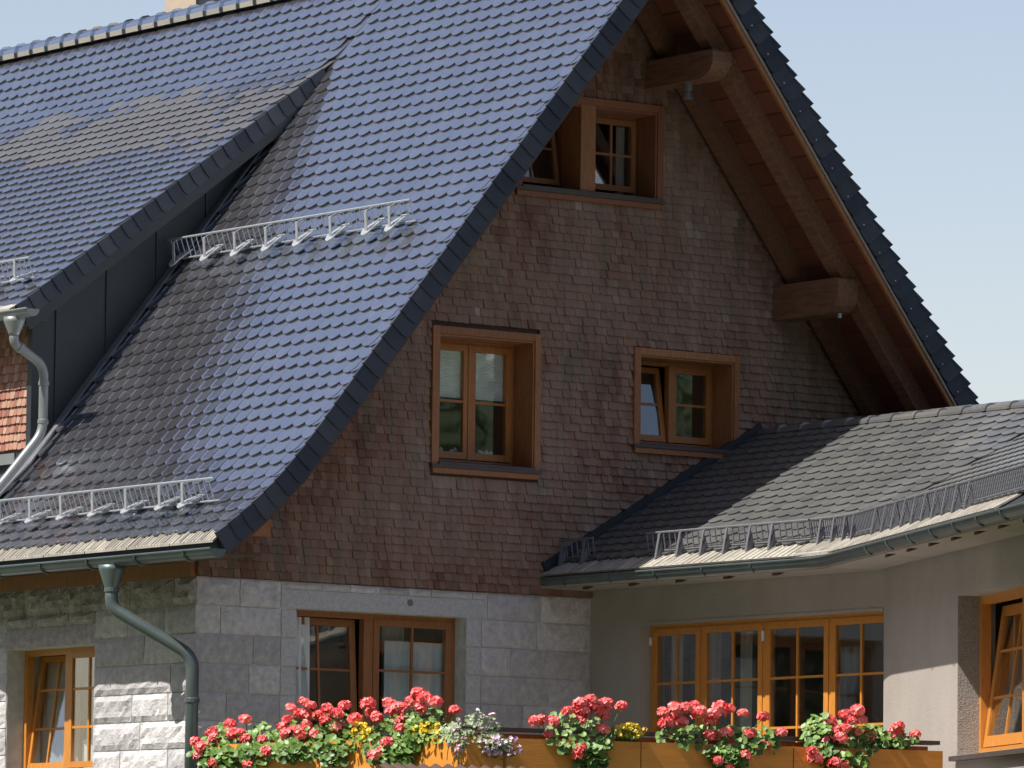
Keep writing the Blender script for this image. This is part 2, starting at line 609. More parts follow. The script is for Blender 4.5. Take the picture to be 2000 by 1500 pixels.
NR = int(PM.len / EXP)
for k in range(NR):
    s = PM.len - .17 - k * EXP
    if s < .12: break
    off = TW / 2 if k % 2 else 0
    ncol = int((YD - YV) / TW) + 1
    for j in range(ncol):
        y = YV + TW / 2 + j * TW + off
        if y > YD + (.2 if s > 1.3 else -.0) + .0: break
        if s > 1.3 and y > YC - .02: break
        put_tile(tiles, PM, s, y)
    if off:   # half tile at the verge
        put_tile(tiles, PM, s, YV + .112)
    # strip of main roof in front of the dormer
    q, _ = PM.at(s)
    if q.x < .35:
        y = YC + (off if off else 0)
        while y < YB:
            put_tile(tiles, PM, s, y); y += TW
# continue rows on the dormer side, from the shared ridge down
k = 0
while True:
    s = .12 + (PM.len - .17 - .12) % EXP + k * EXP
    if s > PD.len - .10: break
    off = TW / 2 if k % 2 else 0
    y = YD + TW / 2 + off + (0 if s > 1.1 else -.05)
    while y < YB:
        q, _ = PD.at(s)
        # a band of duller, darker tiles runs along the change of pitch
        b = noise.noise(Vector((y * .45, s * 1.6, 3.3))) + .35 * noise.noise(Vector((y * 2.2, s * 5, 1.3)))
        w0 = 1 - abs(s - 2.25) / .95
        dull = w0 + b * .9 + (rnd() - .5) * .35 > .45
        put_tile(tiles_d if dull else tiles, PD, s, y)
        y += TW
    k += 1
tiles.emit(roof, 300, visible=lambda p, x, y: not (p.y > 3.6))
tiles_d.emit(roof, 0)

# ridge caps
def ridge_caps(parent, x, z, y0, y1, m, ln=.335, r=.125, name='ridge_tile', sgn=1):
    y = y0
    while y < y1:
        b = MB()
        n = 8
        vs, fs = [], []
        for (yy, rr) in ((y, r * 1.14), (y + .03, r * 1.14), (y + .035, r), (y + ln + .03, r * .93)):
            for i in range(n + 1):
                a = math.pi * (-.12 + 1.24 * i / n)
                vs.append((x + rr * math.cos(a), yy, z - .02 + rr * math.sin(a)))
        for j in range(3):
            for i in range(n):
                q0 = j * (n + 1) + i
                fs.append((q0, q0 + 1, q0 + n + 2, q0 + n + 1))
        fs.append(tuple(range(n + 1)))
        b.add(vs, fs, rnd())
        b.build(name, m, parent, smooth=False)
        y += ln


ridge_caps(roof, XR, ZR + .04, YV - .02, YB, M['tile'])

# verge tiles: face pieces hanging down over the edge of the roof
def verge(parent, P, y, s0, s1, dep, m, outward=-1, step=EXP, name='verge_tile', mirror=None, top=.05):
    s = s1
    while s > s0:
        q0, _ = P.at(s); q1, _ = P.at(s - step - .035)
        d = (q0 - q1).normalized()
        nn = Vector((d.y, -d.x))
        if nn.y < 0: nn = -nn
        b = MB()
        y0 = y + outward * .030
        y1 = y + outward * .014
        yin = y + .006
        jo = (rnd() - .5) * .012
        y0 += (rnd() - .5) * .006
        def pt(q, o, yy):
            if o < 0: o += jo
            r = q + nn * o
            x = r.x if mirror is None else 2 * mirror - r.x
            return (x, yy, r.y)
        ax_ = q1 - q0
        out_ = [(.0, top + .012), (.0, -dep + .060), (.03, -dep + .030), (.10, -dep + .010), (.22, -dep), (.72, -dep), (.88, -dep + .012), (1.0, -dep + .04), (1.0, top - .004)]
        fr_ = [pt(q0 + ax_ * a, o, y0 + (y1 - y0) * a) for a, o in out_]
        bk_ = [pt(q0 + ax_ * a, o, yin) for a, o in out_]
        m_ = len(out_)
        b.add(fr_ + bk_, [tuple(range(m_)), tuple(range(2 * m_ - 1, m_ - 1, -1))] + [(i, m_ + i, m_ + (i + 1) % m_, (i + 1) % m_) for i in range(m_)], rnd())
        if mirror is not None:      # the top flap of the right verge shows against the sky as a row of noses
            b.hexa([pt(q0, top - .012, y0), pt(q1, top - .03, y1), pt(q1, top - .03, y + .2), pt(q0, top - .012, y + .2),
                    pt(q0, top + .040, y0 - .004), pt(q1, top - .008, y1), pt(q1, top - .008, y + .2), pt(q0, top + .040, y + .2)], rnd())
        b.build(name, m, parent)
        s -= step


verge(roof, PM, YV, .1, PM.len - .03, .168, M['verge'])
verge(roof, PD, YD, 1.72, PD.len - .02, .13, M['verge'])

# right-hand slope (seen only along its verge)
PR = Profile([(0, ZR), (3.9, ZR - 1.285 * 3.9), (5.0, ZR - 1.285 * 5.0), (5.6, 5.1)])


class Mirrored:
    """the right slope: the profile is written with x growing to the left and mirrored about the ridge"""
    def __init__(self):
        self.P = Profile([(XR, ZR), (XR - 4.7, ZR - 1.285 * 4.7), (XR - 5.4, 5.35), (XR - 5.9, 5.0)])


PRM = Mirrored().P
mb = MB()
tmp = MB()
deck(tmp, PRM, YV + .05, YB, 0, PRM.len, -.10, -.012, step=.6)
tmp.v = [(2 * XR - x, y, z) for x, y, z in tmp.v]
tmp.f = [tuple(reversed(f)) for f in tmp.f]
tmp.build('roof_slope', M['verge'], house)
rt = Pieces('tile', M['tile'], TILE, TT)
rslope = house.children[-1]
for k in range(int(PRM.len / EXP)):
    s = PRM.len - .05 - k * EXP
    if s < .1: break
    for j in range(8):
        q, _ = PRM.at(s)
        d = smooth_dir(PRM, s)
        up = Vector((d.x, 0, -d.y)); nn = Vector((-d.y, 0, -d.x) if False else (-d.y, 0, -d.x))
        nn = Vector((-d.y, 0, -d.x))
        nn = Vector((abs(d.y), 0, abs(d.x)))
        o = Vector((2 * XR - q.x, YV + .2 + j * TW + (.09 if k % 2 else 0), q.y))
        rt.add(frame(o, up.cross(nn), up, nn))
rt.emit(rslope, 0)
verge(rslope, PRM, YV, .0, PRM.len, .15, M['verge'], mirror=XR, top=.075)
# galvanised nails on the verge faces
nb = MB()
for i in range(0, 40):
    s = .3 + i * EXP * 1.0
    q, _ = PRM.at(s)
    d = smooth_dir(PRM, s, .05)
    n2 = Vector((-d.y, d.x)); n2 = n2 if n2.y > 0 else -n2
    if i % 2: continue
    r = q - n2 * .085
    x = 2 * XR - r.x
    nb.box((x - .007, YV - .04, r.y - .007), (x + .007, YV - .028, r.y + .007))
nb.build('nail_heads', M['galv'], rslope, kind='stuff')


def rs(x, o):
    """point on the right slope at plan x, o metres below the surface measured along the normal -> z"""
    return ZR - 1.285 * (x - XR) - o / .6142


# drip strip + barge board + soffit boards + rafters under the right overhang
def slope_bar(x0, x1, y0, y1, o0, o1, tint=.5):
    b = MB()
    b.hexa([(x0, y0, rs(x0, o1)), (x1, y0, rs(x1, o1)), (x1, y1, rs(x1, o1)), (x0, y1, rs(x0, o1)),
            (x0, y0, rs(x0, o0)), (x1, y0, rs(x1, o0)), (x1, y1, rs(x1, o0)), (x0, y1, rs(x0, o0))], tint)
    return b


slope_bar(XR, 9.75, YV - .005, YV + .035, .15, .235).build('barge_board', M['trim'], rslope)
slope_bar(XR, 9.75, YV - .022, YV - .008, .175, .192).build('drip_strip', M['zinc'], rslope)
i = 0
x = XR + .02
while x < 9.8:      # soffit boards run across the rafters
    wd = .16
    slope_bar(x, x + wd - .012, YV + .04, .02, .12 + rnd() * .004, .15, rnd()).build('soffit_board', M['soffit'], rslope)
    x += wd
for y0 in (-.30, -1.0):
    slope_bar(XR, 9.75, y0, y0 + .17, .155, .335, rnd()).build('rafter', M['beam'], rslope)
slope_bar(XR, 9.75, -.06, .0, .155, .30, rnd()).build('wall_board', M['wood_dark'], rslope)
# left slope rafters (their feet and edges show at the flare)
lr = MB()
for y0 in (-1.0, -.3):
    deck(lr, PM, y0, y0 + .17, .2, PM.len - .25, -.34, -.165)
lr.build('rafter', M['beam'], roof)
lb = MB()
deck(lb, PM, YV + .02, .0, .1, PM.len - .1, -.2, -.165)
lb.build('soffit_panel', M['soffit'], roof)
deck_b = MB()
deck(deck_b, PM, YV + .01, YV + .035, .1, PM.len - .05, -.195, -.165)
deck_b.build('barge_board', M['wood_dark'], roof)


# purlins with rounded noses
def purlin(x0, x1, z0, z1, yend, m='beam', tint=.4):
    b = MB()
    prof = [(0.02, z0), (yend + .22, z0), (yend + .12, z0 + .025), (yend + .04, z0 + .08), (yend, z0 + .16), (yend, z1 - .02), (yend + .015, z1), (0.02, z1)]
    n = len(prof)
    vs = [(x0, y, z) for y, z in prof] + [(x1, y, z) for y, z in prof]
    fs = [tuple(range(n)), tuple(range(2 * n - 1, n - 1, -1))]
    for i in range(n):
        j = (i + 1) % n
        fs.append((i, n + i, n + j, j))
    b.add(vs, fs, tint)
    return b.build('purlin', M[m], rslope)


purlin(5.31, 5.55, 10.44, 10.72, -1.16)
purlin(7.00, 7.26, 8.19, 8.55, -1.10)
purlin(8.62, 8.86, 6.2, 6.5, -1.33)
pe = MB()
pe.box((.42, -.22, 5.62), (.70, .02, 5.80))
pe.build('purlin', M['trim'], roof)
pe = MB()
pe.box((.02, -.22, 5.52), (.32, .02, 5.60))
pe.build('wall_plate', M['trim'], roof)
# little lamp under the upper purlin
lm = MB()
lm.tube([(5.42, -.62, 10.44), (5.42, -.62, 10.36)], .05, 8)
lm.tube([(5.42, -.62, 10.36), (5.42, -.62, 10.28)], [.03, .055], 8)
lm.build('spotlight', M['galv_dark'], rslope)
lm = MB()
lm.box((7.1, -1.0, 8.15), (7.13, -.97, 8.20))
lm.build('cable_clip', M['galv'], rslope)


# ------------------------------------------------------------------ gable wall
WIN = [  # openings in the gable plane: x0,x1,z0,z1
    (2.78, 3.955, 6.47, 7.755),
    (5.28, 6.49, 6.80, 7.715),
    (3.76, 5.47, 9.31, 10.20),
]
TRIM = [(2.70, 4.025, 6.37, 7.83), (5.205, 6.56, 6.72, 7.79), (3.69, 5.545, 9.215, 10.28)]
ZS = 5.22     # top of the stone


def roof_under(x, o=.17):
    if x <= XR:
        best = None
        # invert profile
        lo, hi = 0.0, PM.len
        for _ in range(30):
            m = (lo + hi) / 2
            if PM.at(m)[0].x > x: lo = m
            else: hi = m
        q, d = PM.at(lo)
        return q.y - o / max(.2, abs(d.x))
    return rs(x, o)


def wall_cells(mb, x0, x1, z0, topf, holes, y0, y1):
    xs = sorted(set([x0, x1] + [h[0] for h in holes if x0 < h[0] < x1] + [h[1] for h in holes if x0 < h[1] < x1] +
                    [x0 + (x1 - x0) * i / 24 for i in range(25)] + ([XR] if x0 < XR < x1 else [])))
    for a, b in zip(xs[:-1], xs[1:]):
        if b - a < 1e-4: continue
        mid = (a + b) / 2
        hs = sorted([(h[2], h[3]) for h in holes if h[0] - 1e-6 <= a and h[1] + 1e-6 >= b])
        cur = z0
        segs = []
        for (p, q) in hs:
            if p > cur: segs.append((cur, p))
            cur = q
        segs.append((cur, None))
        for p, q in segs:
            za, zb = (q, q) if q is not None else (topf(a), topf(b))
            if min(za, zb) <= p: continue
            mb.hexa([(a, y0, p), (b, y0, p), (b, y1, p), (a, y1, p), (a, y0, za), (b, y0, zb), (b, y1, zb), (a, y1, za)])


gw = MB()
wall_cells(gw, 0.02, 9.70, ZS, roof_under, WIN, 0.0, .30)
gable = gw.build('gable_wall', M['wood_dark'], house, label='gable wall clad in small weathered brown wood shingles')

sh = Pieces('shingle', M['shingle'], SHG, [0, .15, .3, .42, .5, .6, .72, .85, 1.0])
EXS = .083
row = 0
z = ZS + .005
while z < 11.4:
    x = -.62 if z < 5.5 else -.1
    # free intervals
    iv = [[.0, 9.6]]
    if z < roof_under(.0) - .0: iv = [[.0, 9.6]]
    for t in TRIM:
        if z + EXS > t[2] and z < t[3] - .01:
            new = []
            for a, b in iv:
                if t[1] <= a or t[0] >= b: new.append([a, b]); continue
                if t[0] > a: new.append([a, t[0]])
                if t[1] < b: new.append([t[1], b])
            iv = new
    for a, b in iv:
        x = a - rnd() * .04
        while x < b:
            wd = .062 + rnd() * .036
            xe = min(x + wd, b)
            xs_ = max(x, a)
            if xe - xs_ > .018:
                xm = (xs_ + xe) / 2
                ztop = roof_under(xm, .12)
                if z + .04 < ztop:
                    # large soft patches plus single odd shingles
                    g = noise.noise(Vector((xm * .9, z * .9, 2.0))) * .9 + noise.noise(Vector((xm * 3.1, z * 3.1, 5.0))) * .5
                    red = max(0, 1 - (xm + (z - 5.2) * -.55) / 2.0)
                    tn = .46 + g * .42 + (rnd() - .5) * .32 - .30 * min(1, red)
                    if rnd() < .015: tn += .3
                    ti = min(8, max(0, int(tn * 8.99)))
                    dx = .0035 * (rnd() - .5)
                    jz = (rnd() - .5) * .006
                    mt = frame((xm, -.006 - rnd() * .003, z + jz), ((xe - xs_ - .0025), 0, .006 * (rnd() - .5)), (dx, -.01 * (rnd() - .5), .125), (0, -(.75 + .7 * rnd()), 0))
                    sh.add(mt, 0, ti)
            x += wd
    z += EXS
    row += 1
sh.emit(gable, 300, visible=lambda p, x, y: p.z > 5.25 and proj(p)[0] > 520 and p.x > 1.2 and (p.z - 5.2) < 3.0 and not (p.x > 4 and p.z < 5.4 + (p.x - 4) * .62),
        rank=lambda p, x, y: round(p.z / .083) * .12 * 0 + abs(p.x - 2.6) * .6 + abs(p.z - 5.75))


# ------------------------------------------------------------------ windows
def lf(O, ux, nin):
    O, ux, nin = Vector(O), Vector(ux), Vector(nin)
    return lambda a, d, z: tuple(O + ux * a + nin * d + Vector((0, 0, z)))


def lbox(mb, L, a0, a1, d0, d1, z0, z1, sh=None, tint=.5):
    f = sh or (lambda z: 0.0)
    mb.hexa([L(a0, d0 + f(z0), z0), L(a1, d0 + f(z0), z0), L(a1, d1 + f(z0), z0), L(a0, d1 + f(z0), z0),
             L(a0, d0 + f(z1), z1), L(a1, d0 + f(z1), z1), L(a1, d1 + f(z1), z1), L(a0, d1 + f(z1), z1)], tint)


def make_sash(L, parent, a0, a1, d, z0, z1, cols, rows, tilt=0.0, rw=.062, bar=.024, m='sash', pane_m='glass', zbars=None, thick=.055):
    f = (lambda z: (z - z0) * tilt) if tilt else None
    b = MB()
    lbox(b, L, a0, a0 + rw, d, d + thick, z0, z1, f, .3)
    lbox(b, L, a1 - rw, a1, d, d + thick, z0, z1, f, .7)
    lbox(b, L, a0 + rw, a1 - rw, d + .001, d + thick, z0, z0 + rw * 1.1, f, .4)
    lbox(b, L, a0 + rw, a1 - rw, d + .001, d + thick, z1 - rw, z1, f, .6)
    xs = [a0 + rw + (a1 - a0 - 2 * rw) * i / cols for i in range(cols + 1)]
    zs = zbars if zbars else [z0 + rw * 1.1 + (z1 - z0 - 2.1 * rw) * i / rows for i in range(rows + 1)]
    if zbars: zs = [z0 + rw * 1.1] + zbars + [z1 - rw]
    for xx in xs[1:-1]:
        lbox(b, L, xx - bar / 2, xx + bar / 2, d + .006, d + .034, z0 + rw, z1 - rw, f, .5)
    for zz in zs[1:-1]:
        lbox(b, L, a0 + rw, a1 - rw, d + .009, d + .031, zz - bar / 2, zz + bar / 2, f, .5)
    so_ = b.build('sash', M[m], parent)
    for i in range(cols):
        for j in range(len(zs) - 1):
            p = MB()
            g = .006
            w_ = (rnd() - .5) * .004
            ff = (lambda z: (z - z0) * tilt + w_)
            lbox(p, L, xs[i] + g * .1, xs[i + 1] - g * .1, d + .018, d + .023, zs[j], zs[j + 1], ff)
            p.build('pane', M[pane_m], parent)
    return so_


def room(L, parent, a0, a1, d0, depth, z0, z1, side=.4, up=.3):
    b = MB()
    t = .03
    lbox(b, L, a0 - side, a1 + side, d0 + depth, d0 + depth + t, z0 - .5, z1 + up)
    lbox(b, L, a0 - side - .03, a0 - side, d0, d0 + depth + t, z0 - .5, z1 + up)
    lbox(b, L, a1 + side, a1 + side + .03, d0, d0 + depth + t, z0 - .5, z1 + up)
    lbox(b, L, a0 - side - .03, a1 + side + .03, d0, d0 + depth + t, z0 - .53, z0 - .5)
    lbox(b, L, a0 - side - .03, a1 + side + .03, d0, d0 + depth + t, z1 + up, z1 + up + .03)
    # front wall around the opening, so no daylight leaks in
    lbox(b, L, a0 - side - .03, a0 - .002, d0 + .001, d0 + .02, z0 - .53, z1 + up + .03)
    lbox(b, L, a1 + .002, a1 + side + .03, d0 + .001, d0 + .02, z0 - .53, z1 + up + .03)
    lbox(b, L, a0, a1, d0 + .001, d0 + .02, z1 + .002, z1 + up + .03)
    lbox(b, L, a0, a1, d0 + .001, d0 + .02, z0 - .53, z0 - .002)
    return b.build('room_interior', M['room'], parent)


def curtain(L, parent, a0, a1, d, z0, z1, m='curtain', folds=7, lean=0.0, amp=.02):
    b = MB()
    n = folds * 4
    vs = []
    for i in range(n + 1):
        t = i / n
        dd = d + amp * math.sin(t * folds * 2 * math.pi) + amp * .5 * math.sin(t * 17)
        for k in range(4):
            zz = z0 + (z1 - z0) * k / 3
            a = a0 + (a1 - a0) * t + lean * (1 - k / 3) * (t)
            vs.append(L(a, dd * 1.0, zz))
    fs = []
    for i in range(n):
        for k in range(3):
            fs.append((4 * i + k, 4 * i + 4 + k, 4 * i + 5 + k, 4 * i + 1 + k))
    b.add(vs, fs)
    return b.build('curtain', M[m], parent, smooth=True)


def gable_window(op, tr, depth, label, m='trim', post=None):
    x0, x1, z0, z1 = op
    X0, X1, Z0, Z1 = tr
    L = lf((0, 0, 0), (1, 0, 0), (0, 1, 0))
    wnd = MB()
    # outer frame at the bottom of the recess
    fw = .055
    lbox(wnd, L, x0, x0 + fw, depth, depth + .08, z0, z1)
    lbox(wnd, L, x1 - fw, x1, depth, depth + .08, z0, z1)
    lbox(wnd, L, x0 + fw, x1 - fw, depth, depth + .08, z1 - fw, z1)
    lbox(wnd, L, x0 + fw, x1 - fw, depth, depth + .08, z0 + .01, z0 + .075)
    win = wnd.build('window', M[m], house, label=label)
    # lining boards of the deep reveal
    b = MB()
    lbox(b, L, x0 + .001, x0 + .018, -.045, depth - .001, z0 + .005, z1 - .001)
    lbox(b, L, x1 - .018, x1 - .001, -.045, depth - .001, z0 + .005, z1 - .001)
    lbox(b, L, x0 + .018, x1 - .018, -.045, depth - .001, z1 - .018, z1 - .001)
    b.build('reveal_lining', M[m], win)
    for (a, bb, zz0, zz1, nm) in ((X0, x0 - .001, Z0 + .09, Z1, 'trim_board'), (x1 + .001, X1, Z0 + .09, Z1, 'trim_board'),
                                  (x0 - .001, x1 + .001, z1 + .001, Z1, 'trim_board')):
        t = MB()
        lbox(t, L, a, bb, -.062, -.003, zz0, zz1, None, rnd())
        t.build(nm, M[m], win)
    s_ = MB()
    s_.hexa([L(x0, -.085, z0 - .01), L(x1, -.085, z0 - .01), L(x1, depth, z0 + .012), L(x0, depth, z0 + .012),
             L(x0, -.085, z0 + .012), L(x1, -.085, z0 + .012), L(x1, depth, z0 + .06), L(x0, depth, z0 + .06)])
    lbox(s_, L, X0 - .01, X1 + .01, -.088, -.006, Z0 + .055, Z0 + .088)
    s_.build('sill', M['sill'], win)
    t = MB()
    lbox(t, L, X0 + .01, X1 - .01, -.07, -.004, Z0, Z0 + .053, None, .5)
    t.build('apron_board', M[m], win)
    return win, L


# middle window
win1, L = gable_window(WIN[0], TRIM[0], .28, 'tall two-sash gable window with white pleated blinds half drawn')
x0, x1, z0, z1 = WIN[0]
cm = 3.385
for (a, b_) in ((x0 + .055, cm - .012), (cm + .012, x1 - .055)):
    make_sash(L, win1, a, b_, .268, z0 + .085, z1 - .055, 1, 2, rw=.062, m='sash_shaded')
mu = MB(); lbox(mu, L, cm - .022, cm + .022, .258, .33, z0 + .08, z1 - .05); mu.build('mullion', M['sash_shaded'], win1)
for (a, b_) in ((x0 + .10, cm - .06), (cm + .08, x1 - .10)):
    bl = MB()
    n = 22
    zt, zb = z1 - .10, z0 + .70
    for i in range(n):
        za, zc = zt + (zb - zt) * i / n, zt + (zb - zt) * (i + 1) / n
        bl.add([L(a, .327, za), L(b_, .327, za), L(b_, .338, (za + zc) / 2), L(a, .338, (za + zc) / 2), L(b_, .327, zc), L(a, .327, zc)],
               [(0, 1, 2, 3), (3, 2, 4, 5)])
    bl.build('blind', M['blind'], win1)
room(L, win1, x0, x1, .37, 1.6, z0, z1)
pl = MB()  # small white lumps along the inner sill
for i in range(26):
    px = x0 + .12 + rnd() * .95
    if abs(px - cm) < .07: continue
    if px > cm and rnd() < .4: continue
    pz = z0 + .13 + rnd() * .07
    r = .02 + rnd() * .018
    pl.tube([(px, .40 + rnd() * .05, pz - r), (px, .40, pz), (px, .40, pz + r)], [r * .4, r, r * .3], 6, 1.0)
pl.build('white_lumps', M['curtain'], win1, label='row of small white lumps on the inner sill')

# right window
win2, L = gable_window(WIN[1], TRIM[1], .28, 'small two-sash gable window with its left sash tilted open')
x0, x1, z0, z1 = WIN[1]
cm = 5.90
make_sash(L, win2, x0 + .055, cm - .02, .285, z0 + .085, z1 - .065, 1, 2, tilt=.17, rw=.058, m='sash_shaded')
make_sash(L, win2, cm + .03, x1 - .045, .268, z0 + .085, z1 - .055, 1, 2, rw=.062, m='sash_shaded')
mu = MB(); lbox(mu, L, cm - .012, cm + .045, .258, .33, z0 + .08, z1 - .05); mu.build('mullion', M['sash_shaded'], win2)
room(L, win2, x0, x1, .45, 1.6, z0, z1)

# upper window with a post flush with the front
win3, L = gable_window(WIN[2], TRIM[2], .28, 'upper gable window in two bays split by a broad timber post', m='trim_darker')
x0, x1, z0, z1 = WIN[2]
po = MB(); lbox(po, L, 4.495, 4.68, -.058, .27, z0 + .02, z1); po.build('post', M['trim'], win3)
po = MB(); lbox(po, L, 4.50, 4.80, .272, .36, z0 + .02, z1); po.build('mullion', M['trim_darker'], win3)
make_sash(L, win3, x0 + .055, 4.49, .285, z0 + .10, z1 - .055, 2, 2, tilt=.17, rw=.05, m='trim')
make_sash(L, win3, 4.82, x1 - .03, .268, z0 + .10, z1 - .055, 2, 2, rw=.055, m='trim')
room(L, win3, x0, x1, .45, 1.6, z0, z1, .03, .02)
curtain(L, win3, x0 + .05, x0 + .42, .42, z0 + .1, z1 - .1, 'curtain', 4, lean=-.12)
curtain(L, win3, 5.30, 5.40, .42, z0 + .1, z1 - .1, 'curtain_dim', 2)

# ------------------------------------------------------------------ stone ground floor
LW = (1.16, 3.19, 2.6, 4.96)
lwin_holes = [LW]
sw = MB()
wall_cells(sw, .01, 4.78, 0.0, lambda x: ZS, [LW], .006, .40)
stone = sw.build('stone_wall', M['mortar'], house, label='granite block ground floor under the gable')
LWL = (1.80, 3.44, 2.5, 4.63)          # y0,y1,z0,z1 in the left wall
sw = MB()
tmp = MB()
wall_cells(tmp, .40, YB, 0.0, lambda x: ZS, [LWL], .006, .40)
tmp.v = [(y, x, z) for x, y, z in tmp.v]
tmp.f = [tuple(reversed(f)) for f in tmp.f]
side = tmp.build('side_wall', M['mortar'], house, label='granite block side wall below the eave')


def stone_block(L, a0, a1, z0, z1, bulge=.045, rough=.03, tint=None, nx=7, nz=4, seed=0, edge=(.3, .3), name='stone_block', m='stone', parent=None, base=.05):
    """one quarry-faced block: a displaced front over straight sides; d is negative outwards"""
    vs, fs = [], []
    for j in range(nz + 1):
        for i in range(nx + 1):
            u, v = i / nx, j / nz
            e = min(u, 1 - u) * (a1 - a0), min(v, 1 - v) * (z1 - z0)
            k = min(1, min(e) / .045)
            p = Vector((a0 + (a1 - a0) * u, seed * 3.7, z0 + (z1 - z0) * v))
            h = bulge * (k ** .6) + rough * noise.noise(p * 9) * (.25 + k) + rough * .6 * noise.noise(p * 23) * (.2 + k)
            jx = .006 * noise.noise(p * 31 + Vector((5, 5, 5)))
            vs.append(L(p.x + jx, -h - .004, p.z + jx * .7))
    N0 = len(vs)
    for j in range(nz):
        for i in range(nx):
            q = j * (nx + 1) + i
            fs.append((q, q + 1, q + nx + 2, q + nx + 1))
    # sides
    rim = [i for i in range(nx + 1)] + [j * (nx + 1) + nx for j in range(1, nz + 1)] + \
          [nz * (nx + 1) + i for i in range(nx - 1, -1, -1)] + [j * (nx + 1) for j in range(nz - 1, 0, -1)]
    for r_ in rim:
        u, v = (r_ % (nx + 1)) / nx, (r_ // (nx + 1)) / nz
        vs.append(L(a0 + (a1 - a0) * u, base, z0 + (z1 - z0) * v))
    nr = len(rim)
    for i in range(nr):
        j = (i + 1) % nr
        fs.append((rim[i], N0 + i, N0 + j, rim[j]))
    b = MB()
    b.add(vs, fs, rnd() if tint is None else tint)
    return b.build(name, M[m], parent, smooth=False)


LG = lf((0, 0, 0), (1, 0, 0), (0, 1, 0))
LS = lf((0, 0, 0), (0, -1, 0), (1, 0, 0))      # a runs towards the viewer (-y)
courses = [2.74, 3.02, 3.30, 3.575, 3.845, 4.115, 4.395, 4.675, 4.95]
# gable side, left of the window and right of it
random.seed(21)
vleft = {4.675: [.0, .28, .98], 4.395: [.0, .66, .98], 4.115: [0, .62, .98], 3.845: [0, .36, .98], 3.575: [0, .6, .98], 3.30: [0, .3, .98], 3.02: [0, .6, .98], 2.74: [0, .4, .98]}
vright = {4.675: [3.37, 4.05, 4.74], 4.395: [3.37, 3.73, 4.74], 4.115: [3.37, 4.2, 4.74], 3.845: [3.37, 3.89, 4.74], 3.575: [3.37, 4.3, 4.74], 3.30: [3.37, 3.8, 4.74], 3.02: [3.37, 4.2, 4.74], 2.74: [3.37, 3.9, 4.74]}
sid = 0
G_ = .006
for zc, zn in zip(courses[:-1], courses[1:]):
    vl = vleft[zc]
    for a, b_ in zip(vl[:-1], vl[1:]):
        sid += 1
        a2 = a if a > 0 else -.0
        stone_block(LG, a2 + G_ * (a > 0), b_ - G_, zc + G_, zn - G_, .012, .014, seed=sid, parent=stone)
    sid += 1
    stone_block(LG, .98 + G_, 1.16, zc + G_, zn - G_, .006, .002, seed=sid, parent=stone, m='stone_smooth')
    stone_block(LG, 3.19, 3.37 - G_, zc + G_, zn - G_, .006, .002, seed=sid, parent=stone, m='stone_smooth')
    vr = vright[zc]
    for a, b_ in zip(vr[:-1], vr[1:]):
        sid += 1
        stone_block(LG, a + G_, b_ - G_, zc + G_, zn - G_, .012, .014, seed=sid, parent=stone)
# lintel of smooth granite
stone_block(LG, .98, 3.43, 4.965, 5.14, .004, .002, parent=stone, name='lintel', m='stone_smooth', nx=10, nz=2)
lv = MB(); lv.tube([(2.50, -.012, 5.075), (2.50, .0, 5.075)], .035, 10)
lv.build('vent', M['galv_dark'], stone)
# top course: narrow rough strips under the shingles
for a, b_ in ((0, .5), (.5, .97)):
    sid += 1
    stone_block(LG, a + G_, b_ - G_, 4.955, 5.21, .015, .02, seed=sid, parent=stone)
for a, b_ in ((3.44, 4.1), (4.1, 4.74)):
    sid += 1
    stone_block(LG, a + G_, b_ - G_, 4.955, 5.21, .015, .02, seed=sid, parent=stone)
x = .98
while x < 3.4:
    wd = .25 + rnd() * .25
    sid += 1
    stone_block(LG, x + .004, min(x + wd, 3.43) - .004, 5.146, 5.215, .014, .012, seed=sid, parent=stone, nz=2)
    x += wd
# left wall: corner quoins + field
vs_side = {4.675: [.0, .55, 1.2, 1.80], 4.395: [.0, .9, 1.80], 4.115: [.0, .42, 1.80], 3.845: [.0, .46, 1.1, 1.80], 3.575: [0, .95, 1.80], 3.30: [0, .45, 1.3, 1.8], 3.02: [0, .8, 1.8], 2.74: [0, .5, 1.2, 1.8]}
for zc, zn in zip(courses[:-1], courses[1:]):
    vv = vs_side[zc]
    for i, (a, b_) in enumerate(zip(vv[:-1], vv[1:])):
        sid += 1
        stone_block(LS, -b_ + G_, -a - (G_ if a > 0 else 0), zc + G_, zn - G_,   .020, .016, seed=sid, parent=side, nx=12, nz=5)
    sid += 1
    y = 3.44
    while y < 9:
        wd = .7 + rnd() * .5
        sid += 1
        stone_block(LS, -(y + wd) + G_, -y - G_, zc + G_, zn - G_, .035, .030, seed=sid, parent=side)
        y += wd
# head of the side wall: long lintel and rough rubble course
stone_block(LS, -3.75, -1.55, 4.64, 4.83, .010, .006, parent=side, name='lintel', m='rubble', nx=12, nz=3)
y = 0
for zc, zn in ((4.955, 5.21),):
    y = 0
    while y < 9:
        wd = .35 + rnd() * .45
        sid += 1
        stone_block(LS, -(y + wd) + G_, -y - G_, zc, zn - .004, .03, .05, seed=sid, parent=side, m='rubble', nx=8, nz=4)
        y += wd
y = 1.80
while y < 3.6:
    wd = .3 + rnd() * .4
    sid += 1
    stone_block(LS, -min(y + wd, 3.75) + G_, -y - G_, 4.835, 4.95, .03, .045, seed=sid, parent=side, m='rubble', nx=6, nz=3)
    y += wd

